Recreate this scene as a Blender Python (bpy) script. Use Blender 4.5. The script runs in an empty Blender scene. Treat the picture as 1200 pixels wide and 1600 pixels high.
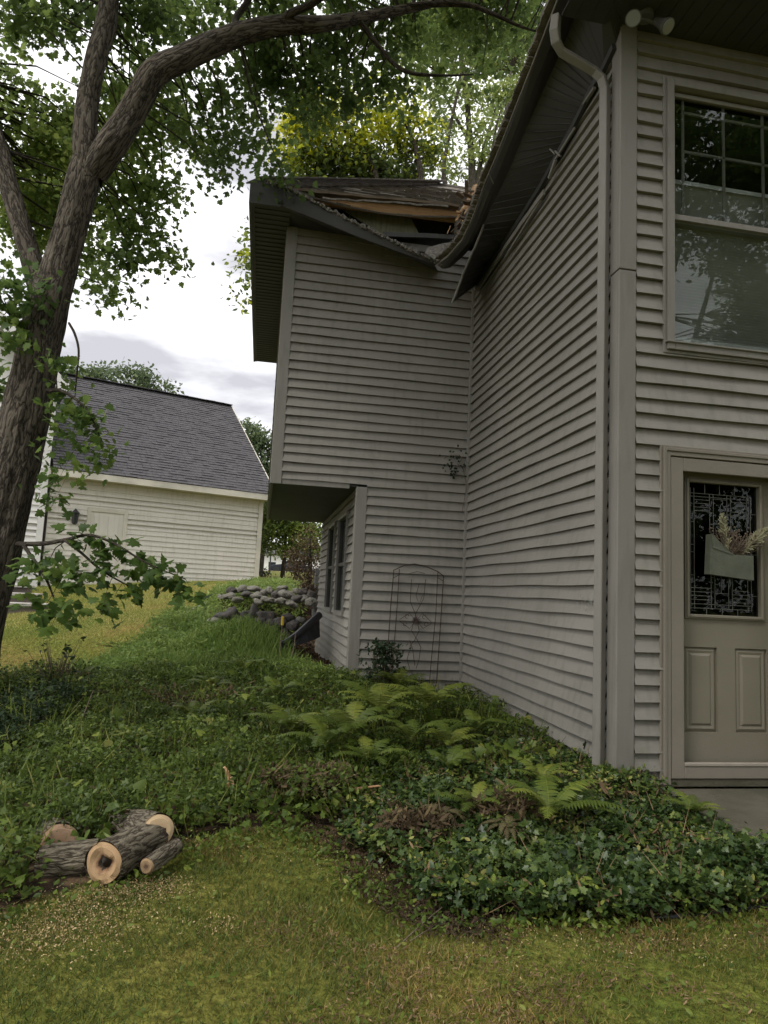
import bpy, math, random
import numpy as np
from mathutils import noise as mnoise, Vector, Matrix

# ------------------------------------------------------------------ camera
F_PX, YAW, PITCH, ROLL = 1071.4, 0.17265, 0.11686, 0.04733
CAM = np.array([-2.2108, -3.9948, -0.1165])
def cam_axes():
    f = np.array([math.sin(YAW)*math.cos(PITCH), math.cos(YAW)*math.cos(PITCH), math.sin(PITCH)])
    r = np.array([math.cos(YAW), -math.sin(YAW), 0.0]); u = np.cross(r, f)
    return r*math.cos(ROLL)+u*math.sin(ROLL), -r*math.sin(ROLL)+u*math.cos(ROLL), f
AR, AU, AF = cam_axes()
scene = bpy.context.scene
col = scene.collection
cd = bpy.data.cameras.new('camera'); co = bpy.data.objects.new('camera', cd); col.objects.link(co)
cd.sensor_fit = 'VERTICAL'; cd.sensor_height = 24; cd.lens = F_PX*24/1600
cd.clip_start = 0.05; cd.clip_end = 2000
m = Matrix(((AR[0], AU[0], -AF[0], CAM[0]), (AR[1], AU[1], -AF[1], CAM[1]), (AR[2], AU[2], -AF[2], CAM[2]), (0, 0, 0, 1)))
co.matrix_world = m
scene.camera = co
def ray(px, py):
    return AF + (px-600)/F_PX*AR - (py-800)/F_PX*AU
def at(px, py, dist):                       # point seen at a pixel, `dist` metres up the Y axis from the camera
    d = ray(px, py); return CAM + d/d[1]*dist
def onx(px, py, X):
    d = ray(px, py); return CAM + d*((X-CAM[0])/d[0])

# ------------------------------------------------------------------ light
SUN_EL, SUN_AZ = math.radians(52), math.radians(-125)   # azimuth measured from +Y towards +X
w = bpy.data.worlds.new('World'); scene.world = w; w.use_nodes = True
nt = w.node_tree; N = nt.nodes; LK = nt.links
bg = N['Background']; bg.inputs['Strength'].default_value = 0.1
sky = N.new('ShaderNodeTexSky'); sky.sky_type = 'NISHITA'; sky.sun_disc = False
sky.sun_elevation = SUN_EL; sky.sun_rotation = SUN_AZ
tc = N.new('ShaderNodeTexCoord'); mp = N.new('ShaderNodeMapping'); mp.inputs['Scale'].default_value = (1.3, 1.3, 4.2)
mp.inputs['Location'].default_value = (0.9, 0.35, 0.2)
nz = N.new('ShaderNodeTexNoise'); nz.inputs['Scale'].default_value = 2.2; nz.inputs['Detail'].default_value = 7
nz.inputs['Roughness'].default_value = 0.5
cr = N.new('ShaderNodeValToRGB'); e = cr.color_ramp.elements
e[0].position = .36; e[0].color = (4.6, 4.55, 4.85, 1); e[1].position = .60; e[1].color = (13.2, 13.2, 13.2, 1)
mx = N.new('ShaderNodeMixRGB'); mx.inputs[0].default_value = .93
LK.new(tc.outputs['Generated'], mp.inputs['Vector']); LK.new(mp.outputs[0], nz.inputs['Vector']); LK.new(nz.outputs['Fac'], cr.inputs[0])
LK.new(sky.outputs[0], mx.inputs[1]); LK.new(cr.outputs[0], mx.inputs[2]); LK.new(mx.outputs[0], bg.inputs['Color'])
sl = bpy.data.lights.new('sun', 'SUN'); sl.energy = 1.5; sl.angle = math.radians(14); sl.color = (1, .96, .9)
so = bpy.data.objects.new('sun', sl); col.objects.link(so)
sd = Vector((math.sin(SUN_AZ)*math.cos(SUN_EL), math.cos(SUN_AZ)*math.cos(SUN_EL), math.sin(SUN_EL)))
so.rotation_euler = (-sd).to_track_quat('-Z', 'Y').to_euler()
scene.view_settings.view_transform = 'Standard'; scene.view_settings.look = 'None'
scene.view_settings.exposure = 0.65; scene.view_settings.gamma = 1.0
scene.cycles.max_bounces = 6; scene.cycles.transparent_max_bounces = 8

RNG = np.random.default_rng(11); random.seed(5)
R = random.random
def U(a, b): return a+(b-a)*R()

# ------------------------------------------------------------------ materials
def newmat(name):
    mt = bpy.data.materials.new(name); mt.use_nodes = True
    return mt, mt.node_tree.nodes, mt.node_tree.links, mt.node_tree.nodes['Principled BSDF']
def M(name, c, rough=.7, c2=None, scale=3., bump=.15, bscale=60., stretch=(1, 1, 1), metal=0, spec=.5, detail=5, lo=.35, hi=.65, c3=None, s3=1.2, lo3=.55, hi3=.75):
    mt, n, l, b = newmat(name)
    t = n.new('ShaderNodeTexCoord'); mpp = n.new('ShaderNodeMapping'); mpp.inputs['Scale'].default_value = stretch
    l.new(t.outputs['Object'], mpp.inputs[0])
    b.inputs['Roughness'].default_value = rough; b.inputs['Metallic'].default_value = metal
    b.inputs['Specular IOR Level'].default_value = spec
    if c2 is None: c2 = tuple(v*.75 for v in c)
    z = n.new('ShaderNodeTexNoise'); z.inputs['Scale'].default_value = scale; z.inputs['Detail'].default_value = detail
    l.new(mpp.outputs[0], z.inputs['Vector'])
    r = n.new('ShaderNodeValToRGB'); e = r.color_ramp.elements
    e[0].position = lo; e[0].color = (*c, 1); e[1].position = hi; e[1].color = (*c2, 1); l.new(z.outputs['Fac'], r.inputs[0])
    out = r.outputs[0]
    if c3:
        z3 = n.new('ShaderNodeTexNoise'); z3.inputs['Scale'].default_value = s3; z3.inputs['Detail'].default_value = 6; l.new(t.outputs['Object'], z3.inputs['Vector'])
        mr = n.new('ShaderNodeMapRange'); mr.inputs[1].default_value = lo3; mr.inputs[2].default_value = hi3; l.new(z3.outputs['Fac'], mr.inputs[0])
        mm = n.new('ShaderNodeMixRGB'); l.new(mr.outputs[0], mm.inputs[0]); l.new(out, mm.inputs[1]); mm.inputs[2].default_value = (*c3, 1); out = mm.outputs[0]
    l.new(out, b.inputs['Base Color'])
    if bump:
        zb = n.new('ShaderNodeTexNoise'); zb.inputs['Scale'].default_value = bscale; zb.inputs['Detail'].default_value = 4; l.new(mpp.outputs[0], zb.inputs['Vector'])
        bb = n.new('ShaderNodeBump'); bb.inputs['Strength'].default_value = bump; bb.inputs['Distance'].default_value = .02
        l.new(zb.outputs['Fac'], bb.inputs['Height']); l.new(bb.outputs[0], b.inputs['Normal'])
    return mt
def leafmat(name, cols, rough=.5, trans=.35, spec=.4):   # cols: ramp of leaf colours chosen per leaf by the rnd attribute
    def vivid(c):
        g = sum(c)/3; return tuple(max(.003, g+(v-g)*k) for v, k in zip(c, (1.1, 1.1, 1.2)))
    if 'dead' not in name: cols = [(p, vivid(c)) for p, c in cols]
    mt, n, l, b = newmat(name)
    a = n.new('ShaderNodeAttribute'); a.attribute_name = 'rnd'
    r = n.new('ShaderNodeValToRGB'); cr = r.color_ramp
    while len(cr.elements) < len(cols): cr.elements.new(.5)
    for i, (p, c) in enumerate(cols): cr.elements[i].position = p; cr.elements[i].color = (*c, 1)
    l.new(a.outputs['Fac'], r.inputs[0]); l.new(r.outputs[0], b.inputs['Base Color'])
    b.inputs['Roughness'].default_value = rough; b.inputs['Specular IOR Level'].default_value = spec
    if trans:
        tr = n.new('ShaderNodeBsdfTranslucent'); g = n.new('ShaderNodeGamma'); g.inputs[1].default_value = .72
        l.new(r.outputs[0], g.inputs[0]); l.new(g.outputs[0], tr.inputs[0])
        ms = n.new('ShaderNodeMixShader'); ms.inputs[0].default_value = trans
        l.new(b.outputs[0], ms.inputs[1]); l.new(tr.outputs[0], ms.inputs[2]); l.new(ms.outputs[0], n['Material Output'].inputs[0])
    return mt
def barkmat(name, c1, c2, k=1.):
    mt, n, l, b = newmat(name)
    a = n.new('ShaderNodeAttribute'); a.attribute_name = 'bk'
    mpp = n.new('ShaderNodeMapping'); mpp.inputs['Scale'].default_value = (k, k, .24*k); l.new(a.outputs['Vector'], mpp.inputs[0])
    zz = n.new('ShaderNodeTexNoise'); zz.inputs['Scale'].default_value = 24; zz.inputs['Detail'].default_value = 7; zz.inputs['Roughness'].default_value = .55; zz.inputs['Distortion'].default_value = .25; l.new(mpp.outputs[0], zz.inputs['Vector'])
    s1 = n.new('ShaderNodeMath'); s1.operation = 'SUBTRACT'; s1.inputs[1].default_value = .5; l.new(zz.outputs['Fac'], s1.inputs[0]); z = n.new('ShaderNodeMath'); z.operation = 'ABSOLUTE'; l.new(s1.outputs[0], z.inputs[0])
    z2 = n.new('ShaderNodeTexNoise'); z2.inputs['Scale'].default_value = 3; l.new(a.outputs['Vector'], z2.inputs['Vector'])
    r = n.new('ShaderNodeValToRGB'); e = r.color_ramp.elements; e[0].position = .008; e[0].color = (*c2, 1); e[1].position = .075; e[1].color = (*c1, 1)
    l.new(z.outputs[0], r.inputs[0])
    mm = n.new('ShaderNodeMixRGB'); mm.blend_type = 'MULTIPLY'; mm.inputs[0].default_value = .5; l.new(r.outputs[0], mm.inputs[1]); l.new(z2.outputs['Fac'], mm.inputs[2])
    l.new(mm.outputs[0], b.inputs['Base Color']); b.inputs['Roughness'].default_value = .95; b.inputs['Specular IOR Level'].default_value = .15
    bb = n.new('ShaderNodeBump'); bb.inputs['Strength'].default_value = 1.; bb.inputs['Distance'].default_value = .08
    l.new(z.outputs[0], bb.inputs['Height']); l.new(bb.outputs[0], b.inputs['Normal'])
    return mt
def sidingmat(name, c, c2, dirt, z0=-1.2, z1=-.5, green=.5):
    mt, n, l, b = newmat(name)
    g = n.new('ShaderNodeNewGeometry'); z = n.new('ShaderNodeTexNoise'); z.inputs['Scale'].default_value = 1.6; z.inputs['Detail'].default_value = 6
    l.new(g.outputs['Position'], z.inputs['Vector'])
    r = n.new('ShaderNodeValToRGB'); e = r.color_ramp.elements; e[0].position = .3; e[0].color = (*c, 1); e[1].position = .7; e[1].color = (*c2, 1); l.new(z.outputs['Fac'], r.inputs[0])
    sx = n.new('ShaderNodeSeparateXYZ'); l.new(g.outputs['Position'], sx.inputs[0])
    mr = n.new('ShaderNodeMapRange'); mr.inputs[1].default_value = z1; mr.inputs[2].default_value = z0; l.new(sx.outputs['Z'], mr.inputs[0])
    z2 = n.new('ShaderNodeTexNoise'); z2.inputs['Scale'].default_value = 9; z2.inputs['Detail'].default_value = 6; l.new(g.outputs['Position'], z2.inputs['Vector'])
    mu = n.new('ShaderNodeMath'); mu.operation = 'MULTIPLY'; l.new(mr.outputs[0], mu.inputs[0]); l.new(z2.outputs['Fac'], mu.inputs[1])
    mu2 = n.new('ShaderNodeMath'); mu2.operation = 'MULTIPLY_ADD'; l.new(mu.outputs[0], mu2.inputs[0]); mu2.inputs[1].default_value = green*1.6
    # faint streaky grime everywhere
    mp3 = n.new('ShaderNodeMapping'); mp3.inputs['Scale'].default_value = (14, 14, 2.2); l.new(g.outputs['Position'], mp3.inputs[0])
    z3 = n.new('ShaderNodeTexNoise'); z3.inputs['Scale'].default_value = 1.3; z3.inputs['Detail'].default_value = 8; l.new(mp3.outputs[0], z3.inputs['Vector'])
    m3 = n.new('ShaderNodeMapRange'); m3.inputs[1].default_value = .5; m3.inputs[2].default_value = .8; m3.inputs[4].default_value = .42; l.new(z3.outputs['Fac'], m3.inputs[0]); l.new(m3.outputs[0], mu2.inputs[2])
    mm = n.new('ShaderNodeMixRGB'); l.new(mu2.outputs[0], mm.inputs[0]); l.new(r.outputs[0], mm.inputs[1]); mm.inputs[2].default_value = (*dirt, 1)
    l.new(mm.outputs[0], b.inputs['Base Color']); b.inputs['Roughness'].default_value = .55; b.inputs['Specular IOR Level'].default_value = .35
    zb = n.new('ShaderNodeTexNoise'); zb.inputs['Scale'].default_value = 60; mp2 = n.new('ShaderNodeMapping'); mp2.inputs['Scale'].default_value = (.35, .35, 3)
    l.new(g.outputs['Position'], mp2.inputs[0]); l.new(mp2.outputs[0], zb.inputs['Vector'])
    bb = n.new('ShaderNodeBump'); bb.inputs['Strength'].default_value = .12; bb.inputs['Distance'].default_value = .01; l.new(zb.outputs['Fac'], bb.inputs['Height']); l.new(bb.outputs[0], b.inputs['Normal'])
    return mt
def glassmat(name, tint=(.85, .9, .88), refl=1.5):
    mt, n, l, b = newmat(name); n.remove(b)
    t = n.new('ShaderNodeBsdfTransparent'); t.inputs[0].default_value = (*tint, 1)
    g = n.new('ShaderNodeBsdfGlossy'); g.inputs['Roughness'].default_value = .0; g.inputs[0].default_value = (.95, 1, .98, 1)
    f = n.new('ShaderNodeFresnel'); f.inputs[0].default_value = refl
    mxx = n.new('ShaderNodeMixShader'); ge = n.new('ShaderNodeNewGeometry'); s0 = n.new('ShaderNodeMath'); s0.operation = 'SUBTRACT'; s0.inputs[0].default_value = 1; l.new(ge.outputs['Backfacing'], s0.inputs[1]); mu = n.new('ShaderNodeMath'); mu.operation = 'MULTIPLY'; l.new(f.outputs[0], mu.inputs[0]); l.new(s0.outputs[0], mu.inputs[1]); l.new(mu.outputs[0], mxx.inputs[0]); l.new(t.outputs[0], mxx.inputs[1]); l.new(g.outputs[0], mxx.inputs[2])
    l.new(mxx.outputs[0], n['Material Output'].inputs[0]); return mt

MT = dict(
 siding=sidingmat('taupe_vinyl_siding', (.248, .232, .206), (.212, .199, .177), (.115, .112, .085)),
 trim=sidingmat('taupe_trim', (.222, .209, .187), (.195, .184, .164), (.105, .105, .075), green=.35),
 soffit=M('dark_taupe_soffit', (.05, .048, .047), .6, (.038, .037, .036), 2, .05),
 gutter=M('brown_gutter', (.036, .033, .030), .5, (.03, .028, .026), 3, .05),
 doortrim=M('tan_door_trim', (.215, .19, .155), .5, (.19, .168, .135), 3, .05),
 door=M('olive_tan_door', (.20, .18, .135), .5, (.178, .16, .118), 2.5, .06, 90),
 whitetrim=M('pale_weatherstrip', (.34, .30, .25), .5, None, 6, .05),
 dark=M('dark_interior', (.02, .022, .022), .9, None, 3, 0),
 curtain=M('blind_slats', (.60, .61, .59), .6, None, 3, 0),
 glass=glassmat('window_glass', (.76, .78, .77), 1.5), dglass=glassmat('door_glass', (.5, .53, .5), 1.33),
 came=M('lead_came', (.22, .22, .20), .35, None, 30, .1, metal=.6),
 lumber=M('raw_lumber', (.50, .315, .165), .7, (.37, .21, .10), 3, .1, 40, (1, 6, 12), c3=(.25, .13, .06), s3=6),
 oldwood=M('weathered_wood', (.16, .12, .085), .85, (.09, .065, .045), 4, .2, 40, (1, 5, 8)),
 sheath=M('stained_sheathing', (.20, .185, .12), .8, (.12, .125, .08), 5, .1, 20, (8, 1, 1)),
 shingle=M('brown_shingles', (.21, .185, .155), .95, (.12, .105, .09), 12, .6, 160, c3=(.22, .20, .175), s3=5),
 drip=M('shingle_granules_edge', (.27, .25, .225), .95, (.12, .11, .10), 30, .8, 120),
 gsiding=sidingmat('cream_siding', (.63, .60, .53), (.59, .565, .495), (.33, .31, .23), z0=-.8, z1=.6, green=.25),
 gtrim=M('cream_trim', (.62, .585, .49), .5, None, 2, .05),
 white=M('white_paint', (.70, .69, .66), .5, (.62, .61, .58), 2, .05),
 gshingle=M('grey_shingles', (.085, .082, .083), .95, (.06, .056, .062), 8, .5, 120, c3=(.115, .108, .115), s3=14),
 black=M('black_plastic', (.018, .018, .02), .45, None, 5, .05),
 iron=M('rusty_iron', (.022, .017, .014), .7, (.06, .03, .018), 20, .2, 120),
 concrete=M('mossy_concrete', (.095, .085, .06), .85, (.055, .05, .03), 3.5, .35, 50, c3=(.05, .05, .03), s3=2.2),
 rock=M('fieldstone', (.25, .23, .19), .85, (.10, .095, .08), 6, .5, 25, c3=(.12, .13, .085), s3=4),
 rockdark=M('dark_fieldstone', (.085, .076, .066), .8, (.045, .042, .038), 6, .5, 25, c3=(.16, .10, .08), s3=3),
 palestone=M('pale_edging_stone', (.33, .31, .27), .85, (.2, .19, .16), 6, .5, 25),
 cutwood=None, bark=barkmat('furrowed_bark', (.17, .145, .115), (.04, .033, .026)), barklog=barkmat('log_bark', (.30, .26, .19), (.07, .055, .04), 1.6),
 barkthin=barkmat('thin_bark', (.10, .085, .065), (.04, .033, .025)), barkpale=barkmat('pale_bark', (.17, .15, .125), (.08, .07, .055)),
 steps=M('brown_step', (.13, .105, .085), .8, None, 3, .1), stepstop=M('pale_step_top', (.45, .42, .38), .8, None, 3, .1),
 envelope=M('grey_green_tin', (.10, .108, .08), .6, (.075, .082, .058), 12, .1), pampas=M('dried_pampas', (.34, .32, .20), .9, (.22, .21, .12), 20, .1),
 lampglass=M('frosted_lamp_lens', (.30, .31, .31), .35, None, 3, 0), lamphead=M('grey_flood_body', (.13, .13, .13), .45, None, 4, .03),
 carpaint=M('dark_car_paint', (.02, .022, .03), .25, None, 4, 0), carglass=M('car_glass', (.02, .025, .03), .1, None, 4, 0), tyre=M('tyre_rubber', (.02, .02, .02), .8, None, 4, .1),
 chrome=M('bright_metal', (.6, .6, .6), .3, None, 4, 0, metal=.8), asphalt=M('asphalt', (.06, .06, .062), .9, None, 5, .2),
 yellow=M('yellow_marker', (.55, .36, .03), .5, None, 4, 0), block=M('grey_block', (.2, .195, .185), .9, None, 6, .3),
)

# ------------------------------------------------------------------ mesh helpers
def tag(o, label=None, cat=None, group=None, kind=None):
    if label: o['label'] = label
    if cat: o['category'] = cat
    if group: o['group'] = group
    if kind: o['kind'] = kind
    return o
def empty(name, loc=(0, 0, 0), rz=0):
    o = bpy.data.objects.new(name, None); o.location = loc; o.rotation_euler = (0, 0, rz); o.empty_display_size = .2
    col.objects.link(o); return o
def link(name, me, mat=None, parent=None, loc=None):
    o = bpy.data.objects.new(name, me)
    if mat: me.materials.append(mat)
    if loc is not None: o.location = loc
    if parent: o.parent = parent
    col.objects.link(o); return o
class MB:
    def __init__(s): s.v = []; s.f = []; s.a = []
    def add(s, vs, fs):
        b = len(s.v); s.v += [tuple(map(float, p)) for p in vs]; s.f += [tuple(b+i for i in f) for f in fs]
    def box(s, a, b):
        (x0, y0, z0), (x1, y1, z1) = [[min(p, q) for p, q in zip(a, b)], [max(p, q) for p, q in zip(a, b)]]
        s.add([(x0, y0, z0), (x1, y0, z0), (x1, y1, z0), (x0, y1, z0), (x0, y0, z1), (x1, y0, z1), (x1, y1, z1), (x0, y1, z1)],
              [(0, 3, 2, 1), (4, 5, 6, 7), (0, 1, 5, 4), (1, 2, 6, 5), (2, 3, 7, 6), (3, 0, 4, 7)])
    def beam(s, a, b, wdt, h, up=(0, 0, 1), n=1, jit=0):       # rectangular bar from a to b
        a = np.array(a, float); b = np.array(b, float); d = b-a; L_ = np.linalg.norm(d); d /= L_
        up = np.array(up, float); sd_ = np.cross(d, up); sd_ /= np.linalg.norm(sd_); up = np.cross(sd_, d)
        vs = []
        for i in range(n+1):
            p = a+(b-a)*i/n + (np.array([U(-jit, jit), U(-jit, jit), U(-jit, jit)]) if jit else 0)
            for sx, sz in ((-1, -1), (1, -1), (1, 1), (-1, 1)): vs.append(p+sd_*sx*wdt/2+up*sz*h/2)
        fs = [(0, 1, 2, 3), tuple(4*n+k for k in (3, 2, 1, 0))]
        for i in range(n):
            for k in range(4): fs.append((4*i+k, 4*i+4+k, 4*i+4+(k+1) % 4, 4*i+(k+1) % 4))
        s.add(vs, fs)
    def tube(s, pts, rad, n=8, caps=True):
        pts = [np.array(p, float) for p in pts]; k = len(pts)
        rad = [rad]*k if np.isscalar(rad) else rad
        t = [pts[min(i+1, k-1)]-pts[max(i-1, 0)] for i in range(k)]; t = [x/(np.linalg.norm(x)+1e-9) for x in t]
        ref = np.array([0, 0, 1.]) if abs(t[0][2]) < .9 else np.array([1., 0, 0])
        sx = np.cross(t[0], ref); sx /= np.linalg.norm(sx); vs = []
        for i in range(k):
            sx = sx-t[i]*(sx@t[i]); sx /= np.linalg.norm(sx)+1e-9; sy = np.cross(t[i], sx)
            for j in range(n):
                a = 2*math.pi*j/n; vs.append(pts[i]+(sx*math.cos(a)+sy*math.sin(a))*rad[i])
        fs = [(i*n+j, i*n+(j+1) % n, (i+1)*n+(j+1) % n, (i+1)*n+j) for i in range(k-1) for j in range(n)]
        if caps: fs += [tuple(range(n-1, -1, -1)), tuple((k-1)*n+j for j in range(n))]
        s.add(vs, fs)
    def strip(s, A, B):                        # ruled surface between two polylines
        n = len(A); s.add(list(A)+list(B), [(i, i+1, n+i+1, n+i) for i in range(n-1)])
    def slab(s, A, B, th):                     # thick ruled surface (th = offset vector)
        n = len(A); th = np.array(th, float); A = [np.array(p, float) for p in A]; B = [np.array(p, float) for p in B]
        vs = A+B+[p+th for p in A]+[p+th for p in B]; fs = []
        for i in range(n-1):
            fs += [(i, i+1, n+i+1, n+i), (2*n+i, 3*n+i, 3*n+i+1, 2*n+i+1), (i, 2*n+i, 2*n+i+1, i+1), (n+i, n+i+1, 3*n+i+1, 3*n+i)]
        fs += [(0, n, 3*n, 2*n), (n-1, 3*n-1, 4*n-1, 2*n-1)]
        s.add(vs, fs)
    def build(s, name, mat, parent=None, origin=None, smooth=False, bevel=0):
        me = bpy.data.meshes.new(name)
        o0 = np.array(parent.location if parent is not None else (origin if origin is not None else (0, 0, 0)), float)
        if parent is not None and parent.parent is not None: o0 = o0+np.array(parent.parent.location)
        me.from_pydata([tuple(np.array(p)-o0) for p in s.v], [], s.f); me.update()
        if smooth: me.polygons.foreach_set('use_smooth', [True]*len(me.polygons))
        o = link(name, me, mat, parent, None if parent is not None else tuple(o0))
        if bevel:
            bv = o.modifiers.new('bevel', 'BEVEL'); bv.width = bevel; bv.segments = 2; bv.limit_method = 'ANGLE'
        return o

def leaf_fold(outline, fold=.25, curl=.0):
    """outline: points (x along leaf, y half width) from base to tip -> two half polygons"""
    n = len(outline); v = []
    for x, y in outline: v.append((x, y, -fold*y-curl*x*x))
    for x, y in outline[1:-1]: v.append((x, -y, -fold*y-curl*x*x))
    A = list(range(n)); B = [0]+list(range(n, n+n-2))+[n-1]
    return np.array(v), [A[::-1], B]
SIMPLE = leaf_fold([(0, 0), (.3, .24), (.65, .22), (1, 0)], .35, .12)
NARROW = leaf_fold([(0, 0), (.35, .11), (.7, .09), (1, 0)], .3, .2)
MAPLE = leaf_fold([(0, 0), (-.08, .28), (.12, .30), (.16, .55), (.42, .36), (.55, .48), (.62, .2), (.8, .2), (1, 0)], .25, .12)
IVY = leaf_fold([(0, 0), (-.16, .2), (-.05, .42), (.25, .32), (.4, .52), (.6, .24), (1, 0)], .2, .1)
HEART = leaf_fold([(0, 0), (-.16, .22), (-.02, .46), (.3, .45), (.65, .25), (1, 0)], .22, .15)
BLADE = (np.array([(0, .035, 0), (0, -.035, 0), (.5, .03, .06), (.5, -.03, .06), (1, 0, -.02)]), [[0, 1, 3, 2], [2, 3, 4]])
CHIP = (np.array([(0, .2, 0), (0, -.25, .05), (.8, -.2, .1), (1, .15, 0)]), [[0, 1, 2, 3]])

def frames(n, nrm, head):                      # leaf frames: normal nrm (N,3), heading seed
    nrm = nrm/np.linalg.norm(nrm, axis=1, keepdims=True)
    x = head-nrm*np.sum(head*nrm, axis=1, keepdims=True); x /= np.linalg.norm(x, axis=1, keepdims=True)+1e-9
    y = np.cross(nrm, x); return np.stack([x, y, nrm], axis=2)
def scatter(name, tmpl, pos, rot, size, mat, rnd, parent=None, origin=(0, 0, 0), extra=None):
    tv, tf = tmpl; n = len(pos); k = len(tv); pos = np.asarray(pos)
    size = np.broadcast_to(np.asarray(size, float), (n,))
    V = np.einsum('nij,kj->nki', rot, tv)*size[:, None, None]+pos[:, None, :]-np.array(origin, float)
    V = V.reshape(-1, 3)
    loops = np.concatenate([np.array(f) for f in tf]); ls = np.array([len(f) for f in tf])
    LO = (loops[None, :]+(np.arange(n)*k)[:, None]).ravel()
    LT = np.tile(ls, n); LS = np.concatenate([[0], np.cumsum(LT)[:-1]])
    me = bpy.data.meshes.new(name)
    me.vertices.add(len(V)); me.vertices.foreach_set('co', V.ravel().astype(np.float32))
    me.loops.add(len(LO)); me.loops.foreach_set('vertex_index', LO.astype(np.int32))
    me.polygons.add(len(LT)); me.polygons.foreach_set('loop_start', LS.astype(np.int32)); me.polygons.foreach_set('loop_total', LT.astype(np.int32))
    me.update(calc_edges=True)
    a = me.attributes.new('rnd', 'FLOAT', 'FACE'); a.data.foreach_set('value', np.repeat(np.asarray(rnd, float), len(tf)).astype(np.float32))
    return link(name, me, mat, parent, None if parent is not None else origin)
def rndframes(n, up=.8, droop=0., spread=1.):
    nr = RNG.normal(size=(n, 3))*spread+np.array([0, 0, up*1.6]); hd = RNG.normal(size=(n, 3))-np.array([0, 0, droop])
    return frames(n, nr, hd)

# ------------------------------------------------------------------ terrain
L, W1, W2, D = 3.2787, 1.2349, 2.1582, 4.2493
_C = [(600,1600,2.05),(0,1600,2.2),(1200,1600,1.9),(190,1370,3.1),(0,1430,2.9),(600,1400,3.1),(1100,1430,2.75),(400,1290,3.7),(400,1150,5.6),(200,1180,5.2),
 (300,1050,8.0),(450,1010,9.6),(410,985,9.8),(340,990,9.6),(430,940,12.5),(480,935,12.8),(240,990,9.8),(350,925,14.5),(402,908,20),(100,1050,8.3),
 (0,1062,7.3),(0,950,15),(150,930,15.5),(0,1200,5),(422,896,34)]
_P = [list(at(*c)) for c in _C]
_P += [[0,0,-1.27],[0.3,-.4,-1.27],[1.5,-.2,-1.27],[1.5,-1,-1.27],[4,-.5,-1.27],[0,L,-1.25],[0,1.6,-1.25],[-W1,L,-1.12],[-W1,L+D,-1.12],[-W1-.6,L+D*.6,-1.1],[-W1-.5,L+1,-1.13],
 [2,2,-1.3],[2,8,-1.0],[-2.2,-4,-1.62],[-2.2,-10,-1.9],[3,-8,-1.8],[-8,-8,-1.8],[-10,0,-1.4],[10,-3,-1.4],[-12,6,-1.0],[-20,10,-.6],[-10,14,-.35],
 [-2,40,.9],[20,45,1.2],[-25,45,.9],[10,12,-.2],[0,12,-.1],[-40,10,-.6],[30,5,-.5],[0,-40,-2.2],[-60,60,1.0],[60,60,1.0],[0,-80,-2.5],[0,200,1.0],[200,0,0],[-200,0,0],[0,-200,-3],
 [200,200,1],[-200,200,1],[-200,-200,-2],[200,-200,-2]]
_P = np.array(_P); _n = len(_P)
_K = np.sqrt(np.linalg.norm(_P[:, None, :2]-_P[None, :, :2], axis=2)**2+.25)
_A = np.zeros((_n+1, _n+1)); _A[:_n, :_n] = _K-np.eye(_n)*.02; _A[:_n, _n] = 1; _A[_n, :_n] = 1
_W = np.linalg.solve(_A, np.append(_P[:, 2], 0))
def gz(x, y):
    x = np.asarray(x, float); y = np.asarray(y, float)
    return np.sqrt((x[..., None]-_P[:, 0])**2+(y[..., None]-_P[:, 1])**2+.25)@_W[:_n]+_W[_n]
def inpoly(x, y, poly):
    x = np.asarray(x); y = np.asarray(y); c = np.zeros(x.shape, bool); n = len(poly)
    for i in range(n):
        x0, y0 = poly[i]; x1, y1 = poly[(i+1) % n]
        t = ((y0 > y) != (y1 > y)) & (x < (x1-x0)*(y-y0)/((y1-y0)+1e-12)+x0); c ^= t
    return c
BED = [(-9, -2.2), (-5, -1.9), (-3.6, -1.35), (-3.08, -1.1), (-2.9, -.98), (-2.68, -.85), (-2.5, -.56), (-2.05, -.27), (-1.72, -.42), (-1.53, -.9), (-1.42, -1.16), (-.86, -1.24), (-.45, -1.27), (0.1, -1.24), (.55, -1.22), (1.4, -1.15), (1.4, -.95), (.34, -.86), (.16, -.62), (.17, -.3), (.30, 0),
       (0, 0), (0, L), (-W1, L), (-W1, L+D), (-1.3, 12.), (-2.1, 14.5), (-2.45, 14.2), (-2.93, 10.4), (-3.29, 7.86), (-3.55, 5.82), (-3.85, 4.4), (-4.11, 3.6), (-4.7, 3.3), (-6, 3.0), (-9, 2.4)]
def snoise(x, y, s=1., o=0.):
    x = np.asarray(x)*s+o; y = np.asarray(y)*s-o
    return (np.sin(x*1.7+1.3*np.sin(y*1.1))+np.sin(y*2.1+1.7*np.sin(x*.9+2))+np.sin(x*3.9+y*2.7)*.5+np.sin(y*5.1-x*3.3+1)*.4+np.sin(x*8.3+3*np.sin(y*4.7))*.3)/3.2
def axis(lo, hi, step, far, nf):
    a = np.arange(lo, hi, step); g = np.geomspace(1, far, nf); return np.concatenate([(lo-g)[::-1], a, hi+g])
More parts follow.
